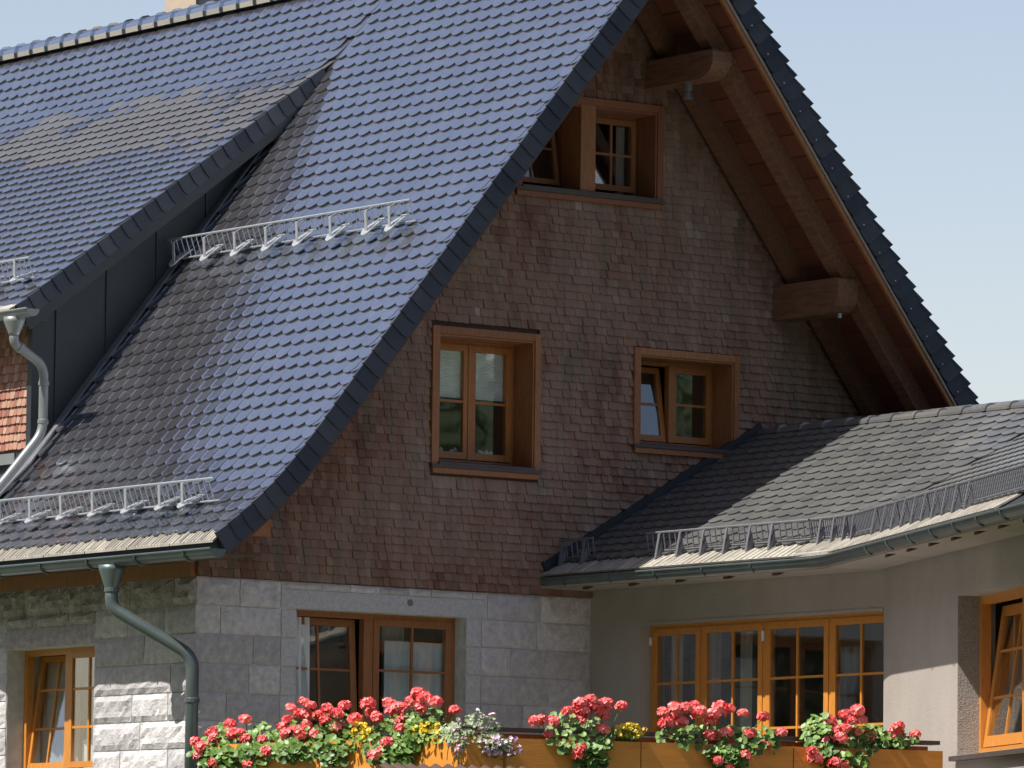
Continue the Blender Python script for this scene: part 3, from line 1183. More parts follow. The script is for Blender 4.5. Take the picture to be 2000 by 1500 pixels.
# wide ground-floor window under the lintel
fwn = MB()
x0, x1, z0, z1 = LW
D0 = .19
for (a, b_) in ((x0, x0 + .055), (x1 - .055, x1), (2.09, 2.24)):
    lbox(fwn, LG, a, b_, D0, D0 + .08, z0, z1, None, .5)
lbox(fwn, LG, x0, x1, D0 + .001, D0 + .079, z1 - .055, z1 - .001)
winl = fwn.build('window', M['trim'], house, label='wide ground-floor window with pale curtains under the smooth granite lintel')
make_sash(LG, winl, x0 + .03, 2.07, D0 + .03, 3.45, z1 - .06, 2, 3, tilt=.07, rw=.07, zbars=[3.91, 4.40], m='trim')
make_sash(LG, winl, 2.20, x1 - .05, D0 - .012, 3.40, z1 - .045, 2, 3, rw=.07, zbars=[3.91, 4.41], m='trim')
room(LG, winl, x0, x1, .50, 2.2, z0 + .5, z1)
curtain(LG, winl, x0 + .0, x0 + .36, .31, 3.2, z1 - .06, 'curtain', 4, lean=.03)
curtain(LG, winl, 2.40, 3.10, .28, 3.2, z1 - .25, 'curtain', 7, lean=.0)
curtain(LG, winl, 2.46, 2.72, .41, 3.2, z1 - .06, 'curtain_dim', 4)
rj = MB(); lbox(rj, LG, x0 - .001, x0 + .0, 0.03, .19, z0, z1); 

# window in the side wall
Ls = lf((0, 0, 0), (0, -1, 0), (1, 0, 0))
y0, y1, z0, z1 = LWL
fwn = MB()
for (a, b_) in ((-y1, -y1 + .06), (-y0 - .06, -y0), (-2.66, -2.56)):
    lbox(fwn, Ls, a, b_, .2, .28, z0, z1)
lbox(fwn, Ls, -y1, -y0, .201, .279, z1 - .06, z1 - .001)
wins = fwn.build('window', M['sash'], house, label='side-wall window with a tilted sash and curtains beside the drainpipe')
make_sash(Ls, wins, -y1 + .05, -2.67, .215, 3.44, z1 - .06, 2, 3, tilt=.13, rw=.055, zbars=[3.84, 4.23])
make_sash(Ls, wins, -2.57, -y0 - .05, .19, 3.44, z1 - .05, 2, 3, rw=.055, zbars=[3.84, 4.22])
room(Ls, wins, -y1, -y0, .50, 2.0, z0 + .5, z1)
curtain(Ls, wins, -y1 + .02, -2.75, .42, 3.2, z1 - .05, 'curtain_dim', 6, lean=.1)
curtain(Ls, wins, -2.50, -2.05, .36, 3.2, z1 - .05, 'curtain_dim', 4)
curtain(Ls, wins, -2.52, -2.2, .33, 3.2, 3.72, 'curtain', 3)

# eave soffit and wall plate on the side
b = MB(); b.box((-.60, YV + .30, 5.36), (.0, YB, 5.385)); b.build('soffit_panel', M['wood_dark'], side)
b = MB(); b.box((-.045, .02, 5.215), (.03, YB, 5.36)); b.build('wall_plate', M['trim'], side)

# ------------------------------------------------------------------ gutters, pipes, eave sheet
def gutter(parent, path, r=.085, m='gutter', label=None, outn=(-1, 0, 0)):
    """half-round channel swept along a horizontal polyline"""
    pts = [Vector(p) for p in path]
    n = 10
    vs, fs = [], []
    for i, p in enumerate(pts):
        if i == 0: d = pts[1] - pts[0]
        elif i == len(pts) - 1: d = pts[-1] - pts[-2]
        else: d = (pts[i + 1] - p).normalized() + (p - pts[i - 1]).normalized()
        d.normalize()
        o = Vector((d.y, -d.x, 0)); 
        if o.dot(Vector(outn)) < 0: o = -o
        for k in range(n + 1):
            a = math.pi * k / n
            vs.append(p + o * (r * math.cos(a)) - Vector((0, 0, r * math.sin(a))))
        for k in range(n + 1):
            a = math.pi * k / n
            vs.append(p + o * ((r - .005) * math.cos(a)) - Vector((0, 0, (r - .005) * math.sin(a))))
    m_ = 2 * (n + 1)
    for i in range(len(pts) - 1):
        for k in range(n):
            q = i * m_ + k
            fs.append((q, q + 1, q + m_ + 1, q + m_))
            q += n + 1
            fs.append((q + m_, q + m_ + 1, q + 1, q))
    fs.append(tuple(range(n + 1)))
    fs.append(tuple((len(pts) - 1) * m_ + k for k in range(n + 1)))
    b = MB()
    b.add(vs, fs)
    # rolled lip
    lip = []
    for i, p in enumerate(pts):
        lip.append(p + (vs[i * m_] - p) * 1.02)
    b.tube(lip, .011, 6)
    return b.build('gutter', M[m], parent, label=label, smooth=False)


GX, GZ = -.715, 5.375
gut = gutter(house, [(GX, YV - .06, GZ), (GX, 7, GZ), (GX, YB, GZ)], label='half-round zinc gutter along the main eave')
for i in range(12):
    b = MB()
    y = -1.0 + i * .85
    pts = [(GX + .095 * math.cos(a), y, GZ - .095 * math.sin(a)) for a in [math.pi + (-math.pi) * k / 8 for k in range(9)]]
    b.tube([(p[0], p[1], p[2]) for p in pts], .010, 5)
    b.build('gutter_bracket', M['gutter'], gut)

# profiled eave sheet, in lengths of .75 m with ribs
y = YV + .02
while y < 9:
    b = MB()
    q0, d0 = PM.at(PM.len + .02); q1, _ = PM.at(PM.len - .16)
    ye = min(y + .735, 9.2)
    b.hexa([(q0.x, y, q0.y - .01), (q0.x, ye, q0.y - .01), (q1.x, ye, q1.y - .0), (q1.x, y, q1.y - .0),
            (q0.x, y, q0.y + .012), (q0.x, ye, q0.y + .012), (q1.x, ye, q1.y + .03), (q1.x, y, q1.y + .03)], .6)
    yy = y + .03
    while yy < ye - .02:
        hgt = .010 + rnd() * .010
        b.hexa([(q0.x, yy, q0.y + .010), (q0.x, yy + .022, q0.y + .010), (q1.x, yy + .022, q1.y + .028), (q1.x, yy, q1.y + .028),
                (q0.x, yy + .004, q0.y + .012 + hgt), (q0.x, yy + .018, q0.y + .012 + hgt), (q1.x, yy + .018, q1.y + .03 + hgt), (q1.x, yy + .004, q1.y + .03 + hgt)], rnd())
        yy += .045 + rnd() * .02
    b.build('eave_sheet', M['flash'], roof)
    y += .75


def pipe(parent, pts, r, m, label=None, collar=(), name='downpipe'):
    b = MB()
    # round the corners
    P = [Vector(p) for p in pts]
    out = [P[0]]
    for i in range(1, len(P) - 1):
        a, p, c_ = P[i - 1], P[i], P[i + 1]
        e = min(.13, (p - a).length * .4, (c_ - p).length * .4)
        p0 = p + (a - p).normalized() * e
        p1 = p + (c_ - p).normalized() * e
        for k in range(6):
            t = k / 5
            out.append(p0 * (1 - t) ** 2 + p * 2 * t * (1 - t) + p1 * t * t)
    out.append(P[-1])
    b.tube(out, r, 14)
    ob = b.build(name, M[m], parent, label=label, smooth=True)
    for cpos, cdir in collar:
        cb = MB()
        cp, cd = Vector(cpos), Vector(cdir).normalized()
        cb.tube([cp - cd * .025, cp - cd * .018, cp + cd * .018, cp + cd * .025], [r * 1.0, r * 1.18, r * 1.18, r * 1.0], 14)
        cb.build('pipe_collar', M[m], ob)
    return ob


# main pipe: outlet funnel, offset under the eave, drop in front of the gable corner
fn = MB()
fn.tube([(GX + .0, .38, GZ - .07), (GX, .38, GZ - .12), (GX, .38, GZ - .28), (GX, .38, GZ - .30)], [.13, .125, .07, .066], 14)
mp_ = pipe(house, [(GX, .38, GZ - .25), (GX, .38, 4.90), (-.13, -.16, 4.44), (-.13, -.16, 2.5)], .062, 'gutter',
           label='dark grey downpipe bending from the main gutter to the house corner',
           collar=(((GX, .38, 5.07), (0, 0, 1)), ((-.13, -.16, 4.02), (0, 0, 1))))
fn.build('funnel', M['gutter'], mp_, smooth=True)

# ------------------------------------------------------------------ snow guards
def snow_guard(parent, org, along, n0, n1, feet, lean, hgt, step, mg='galv', mf='galv', label=None, foot_len=.30, foot=True, up=None, nrm=None, rail_r=.011, bar_r=.0055):
    """a ladder-like grid: two rails and many bars, carried by brackets on foot plates"""
    org, along, lean = Vector(org), Vector(along), Vector(lean)
    b = MB()
    a, z = org + along * n0, org + along * n1
    b.tube([a, z], rail_r * .8, 6)
    b.tube([a + lean, z + lean], rail_r, 6)
    g = b.build('snow_guard', M[mg], parent, label=label)
    bb = MB()
    k = n0 + .01
    while k < n1:
        p = org + along * k
        bb.tube([p, p + lean], bar_r, 4, cap=False)
        k += step
    nb_ = bb.build('guard_bars', M[mg], g, kind='stuff')
    for fpos in feet:
        f = MB()
        base = org + along * fpos - up * .17 + nrm * .0
        # plate: pointed leaf lying on the tiles, up the slope
        s_ = along
        w_ = .078
        o = nrm * .075
        low = base - up * .03
        pts = [low + o, low + s_ * w_ * .75 + up * .03 + o, low + s_ * w_ + up * .09 + o, low + s_ * w_ * .8 + up * foot_len + o * .15,
               low - s_ * w_ * .8 + up * foot_len + o * .15, low - s_ * w_ + up * .09 + o, low - s_ * w_ * .75 + up * .03 + o]
        n = len(pts)
        f.add([p + nrm * .012 for p in pts] + pts, [tuple(range(n))] + [(n + i, n + (i + 1) % n, (i + 1) % n, i) for i in range(n)])
        # upright post and strut
        pb = base + o + up * .03
        pt = pb + Vector((-.012, 0, .21))
        f.beam(pb, pt, s_ * .019, up * .007)
        f.beam(pt, org + along * fpos + lean * .95 + up * .0, s_ * .010, up * .005)
        f.beam(pt - lean * .15, base + up * .17 + o, s_ * .006, nrm * .006)
        f.beam(org + along * fpos - nrm * .01, base + up * .1 + o, s_ * .01, nrm * .006)
        f.build('bracket', M[mf], g)
    return g


dU = Vector((.6228, 0, .7823)); nU = Vector((-.7823, 0, .6228))
# upper guard on the main slope
ax = Vector((0, -1, 0))
gx = 2.20
gz = ZR - 1.256 * (XR - gx)
org = Vector((gx, 0, gz)) + nU * .07
snow_guard(roof, org, ax, -3.88, .52, [-3.60, -3.02, -2.46, -1.89, -1.33, -.74, -.12, .28], Vector((-.075, 0, .20)), .2, .095,
           up=dU, nrm=nU, label='upper galvanised snow guard with eight foot plates')
# lower guard
q, d = PM.at(PM.len - .62)
dirL = smooth_dir(PM, PM.len - .62, .2)
uL = Vector((-dirL.x, 0, -dirL.y)); nL = Vector((-uL.z, 0, uL.x))
orgL = Vector((q.x, 0, q.y)) + nL * .07
snow_guard(roof, orgL, ax, -6.2, .78, [-5.3, -4.7, -4.12, -3.54, -2.95, -2.38, -1.80, -1.22, -.62, -.02, .38][3:] + [.78 - .06][:0], Vector((-.075, 0, .205)), .2, .093,
           up=uL, nrm=nL, label='long lower galvanised snow guard above the main gutter')

# ------------------------------------------------------------------ dormer
mb = MB()
n = 30
for i in range(n):
    s0 = 1.5 + (PD.len - 1.5 - .25) * i / n
    s1 = 1.5 + (PD.len - 1.5 - .25) * (i + 1) / n
    a, _ = PD.at(s0); b_, _ = PD.at(s1)
    for (p, q) in ((a, b_),):
        zl0 = ZR - 1.256 * (XR - p.x) - .05; zl1 = max(6.4, ZR - 1.256 * (XR - q.x) - .05)
        x0c, x1c = p.x, max(q.x, .48)
        if x1c >= x0c: continue
        zt0, zt1 = p.y - .14, (q.y if q.x >= .48 else PD.at(s1)[0].y) - .14
        if zt0 <= zl0: continue
        mb.hexa([(x1c, YC, zl1), (x0c, YC, zl0), (x0c, YC + .1, zl0), (x1c, YC + .1, zl1),
                 (x1c, YC, zt1), (x0c, YC, zt0), (x0c, YC + .1, zt0), (x1c, YC + .1, zt1)])
dorm = mb.build('dormer', M['cheek'], house, label='long shed dormer with a dark sheet cheek and a red shingled front')
# standing seams on the cheek
for xs_ in (.75, 1.35, 1.95, 2.55):
    b = MB()
    zt = 8.2 + .755 * (xs_ - .3) - .2
    zb = ZR - 1.256 * (XR - xs_)
    b.box((xs_ - .012, YC - .014, zb), (xs_ + .012, YC, zt))
    b.build('seam', M['cheek'], dorm)
b = MB()
deckp = Profile([(3.5, 8.2 + .755 * 3.2), (.15, 8.2 - .15 * .755)])
deck(b, deckp, YD - .004, YD + .016, 0, deckp.len, -.235, -.125)
b.build('verge_board', M['cheek'], dorm)
b = MB()
deck(b, deckp, YD + .02, YC, 0, deckp.len, -.2, -.165)
b.build('soffit_panel', M['cheek'], dorm)
# flashing where the cheek meets the main roof
b = MB()
fp = Profile([(3.8, ZR - 1.256 * (XR - 3.8)), (.45, ZR - 1.256 * (XR - .45)), (.2, 6.3), (-.1, 5.98)])
deck(b, fp, YC - .12, YC - .0, 0, fp.len, .035, .055)
b.build('flashing', M['galv_dark'], dorm)
# front wall
b = MB(); b.box((.50, YC + .001, 6.4), (.62, YB, 8.25)); fw_ = b.build('dormer_front', M['wood_dark'], dorm)
rp = Pieces('shingle', M['red_shingle'], SHG, [0, .25, .5, .75, 1.0])
z = 6.72
while z < 8.1:
    y = YC
    while y < 7.0:
        wd = .06 + rnd() * .04
        rp.add(frame((.494 - rnd() * .004, y + wd / 2, z + (rnd() - .5) * .01), (0, -(wd - .004), 0), (0, 0, .14), (-1, 0, 0)))
        y += wd
    z += .088
rp.emit(fw_, 0)
b = MB(); b.box((.455, YC - .02, 6.5), (.50, YC + .07, 8.2)); b.build('corner_board', M['cheek'], dorm)
b = MB(); b.box((.30, YC + .02, 6.62), (.5, 7.5, 6.66)); b.box((.29, YC + .02, 6.55), (.31, 7.5, 6.66)); b.build('ledge', M['zinc_pale'], dorm)
b = MB(); b.box((.14, YD + .03, 8.0), (.5, YB, 8.02)); b.build('soffit_panel', M['wood_dark'], dorm)
g2 = gutter(dorm, [(.06, YD - .42, 8.06), (.06, YB, 8.06)], r=.075, m='zinc_pale')
g2['label'] = 'pale zinc gutter at the dormer eave'
y = YD + .02
while y < 6:
    b = MB()
    b.box((.08, y, 8.045), (.28, y + .32, 8.10), .9)
    b.hexa([(.05, y, 8.08), (.05, y + .32, 8.08), (.22, y + .32, 8.16), (.22, y, 8.16), (.05, y, 8.10), (.05, y + .32, 8.10), (.22, y + .32, 8.18), (.22, y, 8.18)], .8)
    b.build('eave_sheet', M['flash'], dorm)
    y += .34
fn = MB()
fn.tube([(.06, 3.54, 8.0), (.06, 3.54, 7.95), (.06, 3.54, 7.84), (.06, 3.54, 7.82)], [.11, .105, .06, .055], 14)
dp = pipe(dorm, [(.06, 3.54, 7.86), (.06, 3.54, 7.74), (.46, 3.60, 7.54), (.46, 3.60, 6.86), (-.02, 3.60, 6.30), (-.62, 3.60, 5.73)], .048, 'zinc_pale',
          label='pale downpipe jogging down beside the dormer cheek onto the main roof',
          collar=(((.14, 3.55, 7.70), (.4, .06, -.2)), ((.46, 3.60, 7.36), (0, 0, 1)), ((.46, 3.60, 6.97), (0, 0, 1))))
fn.build('funnel', M['zinc_pale'], dp, smooth=True)
# small snow guard at the dormer eave
uD = Vector((.798, 0, .602)); nD = Vector((-.602, 0, .798))
oD = Vector((.62, 0, 8.2 + .755 * .32)) + nD * .06
snow_guard(dorm, oD, ax, -9.0, -4.02, [-5.35, -4.75, -4.15], Vector((-.07, 0, .20)), .2, .09, up=uD, nrm=nD,
           label='short galvanised snow guard on the dormer roof')

# chimney beyond the ridge
ch = MB()
ch.box((5.3, 8.35, 11.4), (5.95, 9.0, 12.95))
chm = ch.build('chimney', M['chimney'], roof)
ch = MB(); ch.box((5.32, 7.55, 11.4), (5.93, 8.34, 12.75)); ch.build('chimney_cladding', M['cheek'], chm)
ch = MB(); ch.box((5.2, 7.5, 12.95), (6.05, 9.1, 13.05)); ch.build('chimney_cap', M['cheek'], chm)

# remaining hidden walls of the house
b = MB(); b.box((9.35, .3, 0), (9.65, YB - .3, 6.0)); b.build('back_wall', M['plaster'], house)
b = MB()
wall_cells(b, .4, 9.35, 0, lambda x: roof_under(x, .2), [], YB - .5, YB - .2)
b.build('back_wall', M['plaster'], house)
b = MB(); b.box((4.80, .035, 0), (9.65, .30, ZS)); b.build('base_wall', M['plaster'], house)

# ================================================================== ANNEX
annex = thing('annex', (4.72, -2.0, 0), 'low plastered wing with a shallow tiled roof running forward from the gable', 'building')
SL = .572
EX, EZ = 4.10, 5.42
RX, RZ = 6.86, 7.0
KX, KY = 4.72, -4.60                      # wall kink
d2 = Vector((-.4245, -.9054, 0)); h2 = Vector((.9054, -.4245, 0))
bis = Vector((.976, -.218, 0))            # valley direction in plan
kE = Vector((KX, KY, 0)) - bis * ((KX - EX) / .976)     # eave kink
f1 = math.sqrt(1 + SL * SL)
up1 = Vector((1, 0, SL)) / f1; n1 = Vector((-SL, 0, 1)) / f1
up2 = (h2 + Vector((0, 0, SL))) / f1; n2 = (-h2 * SL + Vector((0, 0, 1))) / f1
PLAN = RX - EX
SLEN = PLAN * f1
LEN2 = 7.5
b = MB()
def zf(p, org, h): return EZ + SL * ((p - org).dot(h))
O1 = Vector((EX, 0, 0))
kR = kE + bis * (PLAN / .976)
def slab(b, P, th=.12, o=0.0):
    vs = [p + Vector((0, 0, -o)) for p in P] + [p - Vector((0, 0, th + o)) for p in P]
    n = len(P)
    b.add(vs, [tuple(range(n)), tuple(range(2 * n - 1, n - 1, -1))] + [(n + i, n + (i + 1) % n, (i + 1) % n, i) for i in range(n)])
P1 = [Vector((EX, .0, EZ)), Vector((kE.x, kE.y, EZ)), Vector((kR.x, kR.y, RZ)), Vector((RX, .0, RZ))]
E2 = kE + d2 * LEN2
R2 = kR + d2 * LEN2
P2 = [Vector((kE.x, kE.y, EZ)), Vector((E2.x, E2.y, EZ)), Vector((R2.x, R2.y, RZ)), Vector((kR.x, kR.y, RZ))]
slab(b, P1, .12, .015); slab(b, P2, .12, .015)
aroof = b.build('roof', M['cheek'], annex, label='shallow grey tiled roof of the wing')
b = MB()
slab(b, [Vector((RX, .0, RZ - .02)), Vector((kR.x, kR.y, RZ - .02)), Vector((kR.x + 3.4, kR.y - .6, 5.0)), Vector((RX + 3.4, 0, 5.0))])
slab(b, [Vector((kR.x, kR.y, RZ - .02)), Vector((R2.x, R2.y, RZ - .02)), Vector((R2.x + 3.2, R2.y - 1.5, 5.0)), Vector((kR.x + 3.4, kR.y - .6, 5.0))])
b.build('roof_slope', M['verge'], annex)

at = Pieces('tile', M['tile_annex'], TILE, TT)
def jit(u, v, n):
    nn = (n + u * (rnd() - .5) * .016 + v * (rnd() - .5) * .016).normalized()
    vv = (v - nn * v.dot(nn)).normalized()
    return vv.cross(nn), vv, nn
k = 0
while True:
    s = .26 + k * EXP
    if s > SLEN - .1: break
    off = TW / 2 if k % 2 else 0
    a = TW / 2 + off
    while a < 8.5:
        p = O1 + Vector((0, -a, 0)) + up1 * s
        rel = Vector((p.x, p.y, 0)) - kE
        if rel.x * bis.y - rel.y * bis.x > .0: break
        p.z += EZ
        u, v, n_ = jit(Vector((0, -1, 0)), up1, n1)
        at.add(frame(p, u, v, n_))
        a += TW
    # second plane from the valley outwards
    a = LEN2 - TW / 2 - off
    while a > -2:
        p = kE + d2 * a + up2 * s
        rel = Vector((p.x, p.y, 0)) - kE
        if rel.x * bis.y - rel.y * bis.x < -.06: break
        p.z += EZ
        u, v, n_ = jit(d2, up2, n2)
        at.add(frame(p, u, v, n_))
        a -= TW
    k += 1
at.emit(aroof, 300, rank=lambda p, x, y: p.z * 1.0 + (0 if x > 1250 else 5))

# ridge caps of the annex
def caps_along(parent, p0, p1, m, ln=.36, r=.072, name='ridge_tile'):
    p0, p1 = Vector(p0), Vector(p1)
    d = (p1 - p0).normalized(); sd = Vector((d.y, -d.x, 0))
    t = 0
    while t < (p1 - p0).length:
        b = MB(); n = 8; vs, fs = [], []
        for (tt, rr) in ((t - .03, r * .93), (t + ln - .035, r), (t + ln - .03, r * 1.2), (t + ln + .01, r * 1.2)):
            for i in range(n + 1):
                a = math.pi * i / n
                q = p0 + d * tt + sd * (rr * 1.15 * math.cos(a)) + Vector((0, 0, rr * math.sin(a)))
                vs.append(q)
        for j in range(3):
            for i in range(n):
                q = j * (n + 1) + i
                fs.append((q, q + 1, q + n + 2, q + n + 1))
        fs.append(tuple(3 * (n + 1) + i for i in range(n + 1)))
        b.add(vs, fs, rnd())
        b.build(name, m, parent)
        t += ln
caps_along(aroof, (RX, -.05, RZ - .005), (kR.x, kR.y, RZ - .005), M['tile_annex'])
caps_along(aroof, (kR.x, kR.y, RZ - .005), (R2.x, R2.y, RZ - .005), M['tile_annex'])
# edge flashing against the gable
b = MB()
b.beam(Vector((EX + .0, -.035, EZ + .075)), Vector((RX, -.035, RZ + .075)), (0, .034, 0), n1 * .05)
b.build('flashing', M['cheek'], aroof)
# eave sheet strip, in lengths
def eave_strip(P, d, L_, h, up, n, par, pitch=1.0):
    a = 0
    while a < L_ - .02:
        e = min(a + pitch - .008, L_)
        b = MB()
        p0, p1 = P + d * a, P + d * e
        lo = Vector((0, 0, EZ))
        b.hexa([p0 + lo - up * .03, p1 + lo - up * .03, p1 + lo + up * .30, p0 + lo + up * .30,
                p0 + lo - up * .03 + n * .02, p1 + lo - up * .03 + n * .02, p1 + lo + up * .30 + n * .012, p0 + lo + up * .30 + n * .012], .6 + .4 * rnd())
        q = a + .05
        while q < e - .02:
            pq = P + d * q + lo
            b.hexa([pq - up * .02 + n * .019, pq + d * .02 - up * .02 + n * .019, pq + d * .02 + up * .22 + n * .014, pq + up * .22 + n * .014,
                    pq + d * .004 - up * .02 + n * .028, pq + d * .016 - up * .02 + n * .028, pq + d * .016 + up * .22 + n * .024, pq + d * .004 + up * .22 + n * .024], rnd())
            q += .09
        b.build('eave_sheet', M['flash'], par)
        a += pitch
eave_strip(O1, Vector((0, -1, 0)), (O1 - kE).length - .0, None, up1, n1, aroof)
eave_strip(kE, d2, 6.0, None, up2, n2, aroof)
# comb of nose ends between the sheet and the first row
BD = .45
def bend(u, n_=8):
    """points of the smooth eave bend, u metres above the eave plane"""
    a_ = kE + Vector((0, BD, 0)); c_ = kE + d2 * BD
    return [a_ * (1 - t) ** 2 + kE * (2 * t * (1 - t)) + c_ * t * t + Vector((0, 0, EZ + u)) for t in [i / n_ for i in range(n_ + 1)]]
fb = MB()
bp_ = bend(0)
kk = kE + Vector((0, 0, EZ))
for i in range(8):
    p, q = bp_[i], bp_[i + 1]
    up_m = (up1 * (1 - (i + .5) / 8) + up2 * ((i + .5) / 8))
    hi0, hi1 = p + up1 * .30 * (1 - i / 8) + up2 * .30 * (i / 8), q + up1 * .30 * (1 - (i + 1) / 8) + up2 * .30 * ((i + 1) / 8)
    dn = up_m * .03
    nz_ = Vector((0, 0, .03))
    fb.hexa([p - dn, q - dn, hi1, hi0, p - dn + nz_, q - dn + nz_, hi1 + nz_ * .8, hi0 + nz_ * .8], .6 + .4 * rnd())
bq_ = bend(0, 40)
for i in range(1, 40):
    w1 = i / 40
    um = up1 * (1 - w1) + up2 * w1
    dd_ = (bq_[i] - bq_[i - 1]).normalized() * .010
    nz_ = Vector((0, 0, .026)); nt_ = Vector((0, 0, .040))
    fb.hexa([bq_[i] - dd_ + nz_, bq_[i] + dd_ + nz_, bq_[i] + dd_ + um * .29 + nz_ * .8, bq_[i] - dd_ + um * .29 + nz_ * .8,
             bq_[i] - dd_ * .4 + nt_, bq_[i] + dd_ * .4 + nt_, bq_[i] + dd_ * .4 + um * .29 + nt_ * .8, bq_[i] - dd_ * .4 + um * .29 + nt_ * .8], rnd())
fb.build('eave_sheet', M['flash'], aroof)
gE = gutter(annex, [(EX - .0, -.10, EZ - .04), (EX, -2.5, EZ - .04)] + [tuple(p) for p in bend(-.04)] + [tuple(kE + d2 * 2.5 + Vector((0, 0, EZ - .04))), tuple(E2 + Vector((0, 0, EZ - .04)))],
            r=.078, label='half-round gutter that bends with the eave of the wing')
for i in range(16):
    if i in (5, 6, 7): continue
    if i < 6:
        p = Vector((EX, -.45 - i * .75, EZ - .04)); o = Vector((-1, 0, 0)); dd = Vector((0, -1, 0))
    else:
        p = kE + d2 * (.35 + (i - 6) * .75) + Vector((0, 0, EZ - .04)); o = -h2; dd = d2
    b = MB()
    pts = [p + o * (.087 * math.cos(a)) - Vector((0, 0, .087 * math.sin(a))) for a in [math.pi * k / 8 for k in range(9)]]
    b.tube(pts, .009, 5)
    b.build('gutter_bracket', M['gutter'], gE)
    # rafter tail
    b = MB()
    q = p - o * .25 + Vector((0, 0, -.06)) + dd * .2
    b.beam(p - o * .07 + Vector((0, 0, -.02)) + dd * .2, p - o * .62 + Vector((0, 0, .18)) + dd * .2, dd * .05, Vector((0, 0, .10)))
    b.build('rafter_tail', M['wood_dark'], annex)

# walls
ZT = EZ + SL * (KX - EX) - .16
AW = (.84, 4.595, 2.4, 4.94)   # opening along -y
La = lf((KX, 0, 0), (0, -1, 0), (1, 0, 0))
b = MB()
lbox(b, La, .0, AW[0], 0, .3, 0, ZT)
lbox(b, La, AW[0], 4.60, 0, .3, AW[3], ZT)
lbox(b, La, AW[0], 4.60, 0, .3, 0, AW[2])
awall = b.build('wall', M['plaster'], annex, label='grey-beige plastered wall of the wing')
b = MB(); lbox(b, La, .0, AW[0], .12, .3, 0, ZT - .1); 
L2 = lf((KX, KY, 0), tuple(d2), tuple(h2))
W2 = (2.62, 4.9, 3.47, 4.90)
b = MB()
lbox(b, L2, 0, W2[0], 0, .35, 0, ZT)
lbox(b, L2, W2[0], W2[1], 0, .35, W2[3], ZT)
lbox(b, L2, W2[0], W2[1], 0, .35, 0, W2[2])
lbox(b, L2, W2[1], 7.0, 0, .35, 0, ZT)
awall2 = b.build('wall', M['plaster'], annex, label='plastered wall of the wing that turns towards the viewer')
b = MB()
lbox(b, L2, W2[0] - .001, W2[0] + .004, .004, .2, W2[2], W2[3])
b.build('reveal', M['roughcast'], awall2)
b = MB()
lbox(b, La, AW[0] - .02, 4.60, -.008, .02, AW[3] - .03, AW[3] + .002)
b.build('drip_bead', M['plaster'], awall)
b = MB()
b.box((7.4, -9, 0), (7.6, .0, 6.2)); b.build('back_wall', M['plaster'], annex)
b = MB(); b.beam(Vector((4.38, 0.0, 5.30)), Vector((4.38, -4.5, 5.30)), (.31, 0, 0), (0, 0, .012)); b.build('soffit_panel', M['plaster'], annex)
e0 = Vector((KX, KY, 0)) + d2 * 3.5 - h2 * .35 + Vector((0, 0, 5.30))
b = MB(); b.beam(e0 - d2 * 3.6, e0 + d2 * 3.5, h2 * .28, (0, 0, .010)); b.build('soffit_panel', M['plaster'], annex)

# far end of the wing, closed by a plain plastered gable
A1_ = kE + d2 * 6.9 + h2 * .65; B1_ = A1_ + h2 * 5.2
b = MB()
C1_ = kR + d2 * 6.9
for (p, q, zp, zq) in ((A1_, Vector((C1_.x, C1_.y, 0)), 5.6, 6.8), (Vector((C1_.x, C1_.y, 0)), B1_, 6.8, 5.2)):
    t_ = d2 * .25
    b.hexa([p, q, q + t_, p + t_, p + Vector((0, 0, zp)), q + Vector((0, 0, zq)), q + t_ + Vector((0, 0, zq)), p + t_ + Vector((0, 0, zp))])
b.build('end_wall', M['plaster'], annex)
# four-sash window of the annex
fr = MB()
fd = .13
for (a, b_) in ((.84, .90), (1.615, 1.70), (2.59, 2.70), (3.60, 3.70), (4.53, 4.60)):
    lbox(fr, La, a, b_, fd, fd + .09, AW[2], AW[3])
lbox(fr, La, .84, 4.60, fd + .001, fd + .089, 4.865, AW[3] - .001)
awin = fr.build('window', M['sash'], annex, label='wide window of four larch sashes above the flower boxes')
for i, (a, b_) in enumerate(((.87, 1.64), (1.675, 2.62), (2.67, 3.63), (3.67, 4.56))):
    make_sash(La, awin, a, b_, fd - .012, 2.9, 4.88, 2, 4, rw=.068, zbars=[3.35, 3.855, 4.335])
room(La, awin, .84, 4.60, .36, 2.6, 2.6, 4.9)
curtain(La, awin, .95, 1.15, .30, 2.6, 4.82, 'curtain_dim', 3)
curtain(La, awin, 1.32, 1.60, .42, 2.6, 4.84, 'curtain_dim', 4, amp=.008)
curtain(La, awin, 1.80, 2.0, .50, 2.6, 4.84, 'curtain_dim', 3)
hb = MB(); lbox(hb, La, 2.63, 2.655, fd - .03, fd - .01, 4.70, 4.80); lbox(hb, La, .845, .865, fd - .03, fd, 4.72, 4.80); hb.build('hinge', M['curtain'], awin)
# things in the dining room behind
tb = MB()
lbox(tb, La, 2.95, 3.0, 1.6, 1.65, 3.6, 4.5, None, .9)
lbox(tb, La, 2.8, 3.15, 1.5, 1.7, 4.4, 4.62, None, .9)
tb.build('floor_lamp', M['curtain_dim'], awin)
tb = MB()
lbox(tb, La, 3.5, 3.56, 2.0, 2.1, 2.6, 4.9); lbox(tb, La, 4.2, 4.6, 2.2, 2.3, 3.0, 4.5)
tb.build('inner_door', M['trim_darker'], awin)

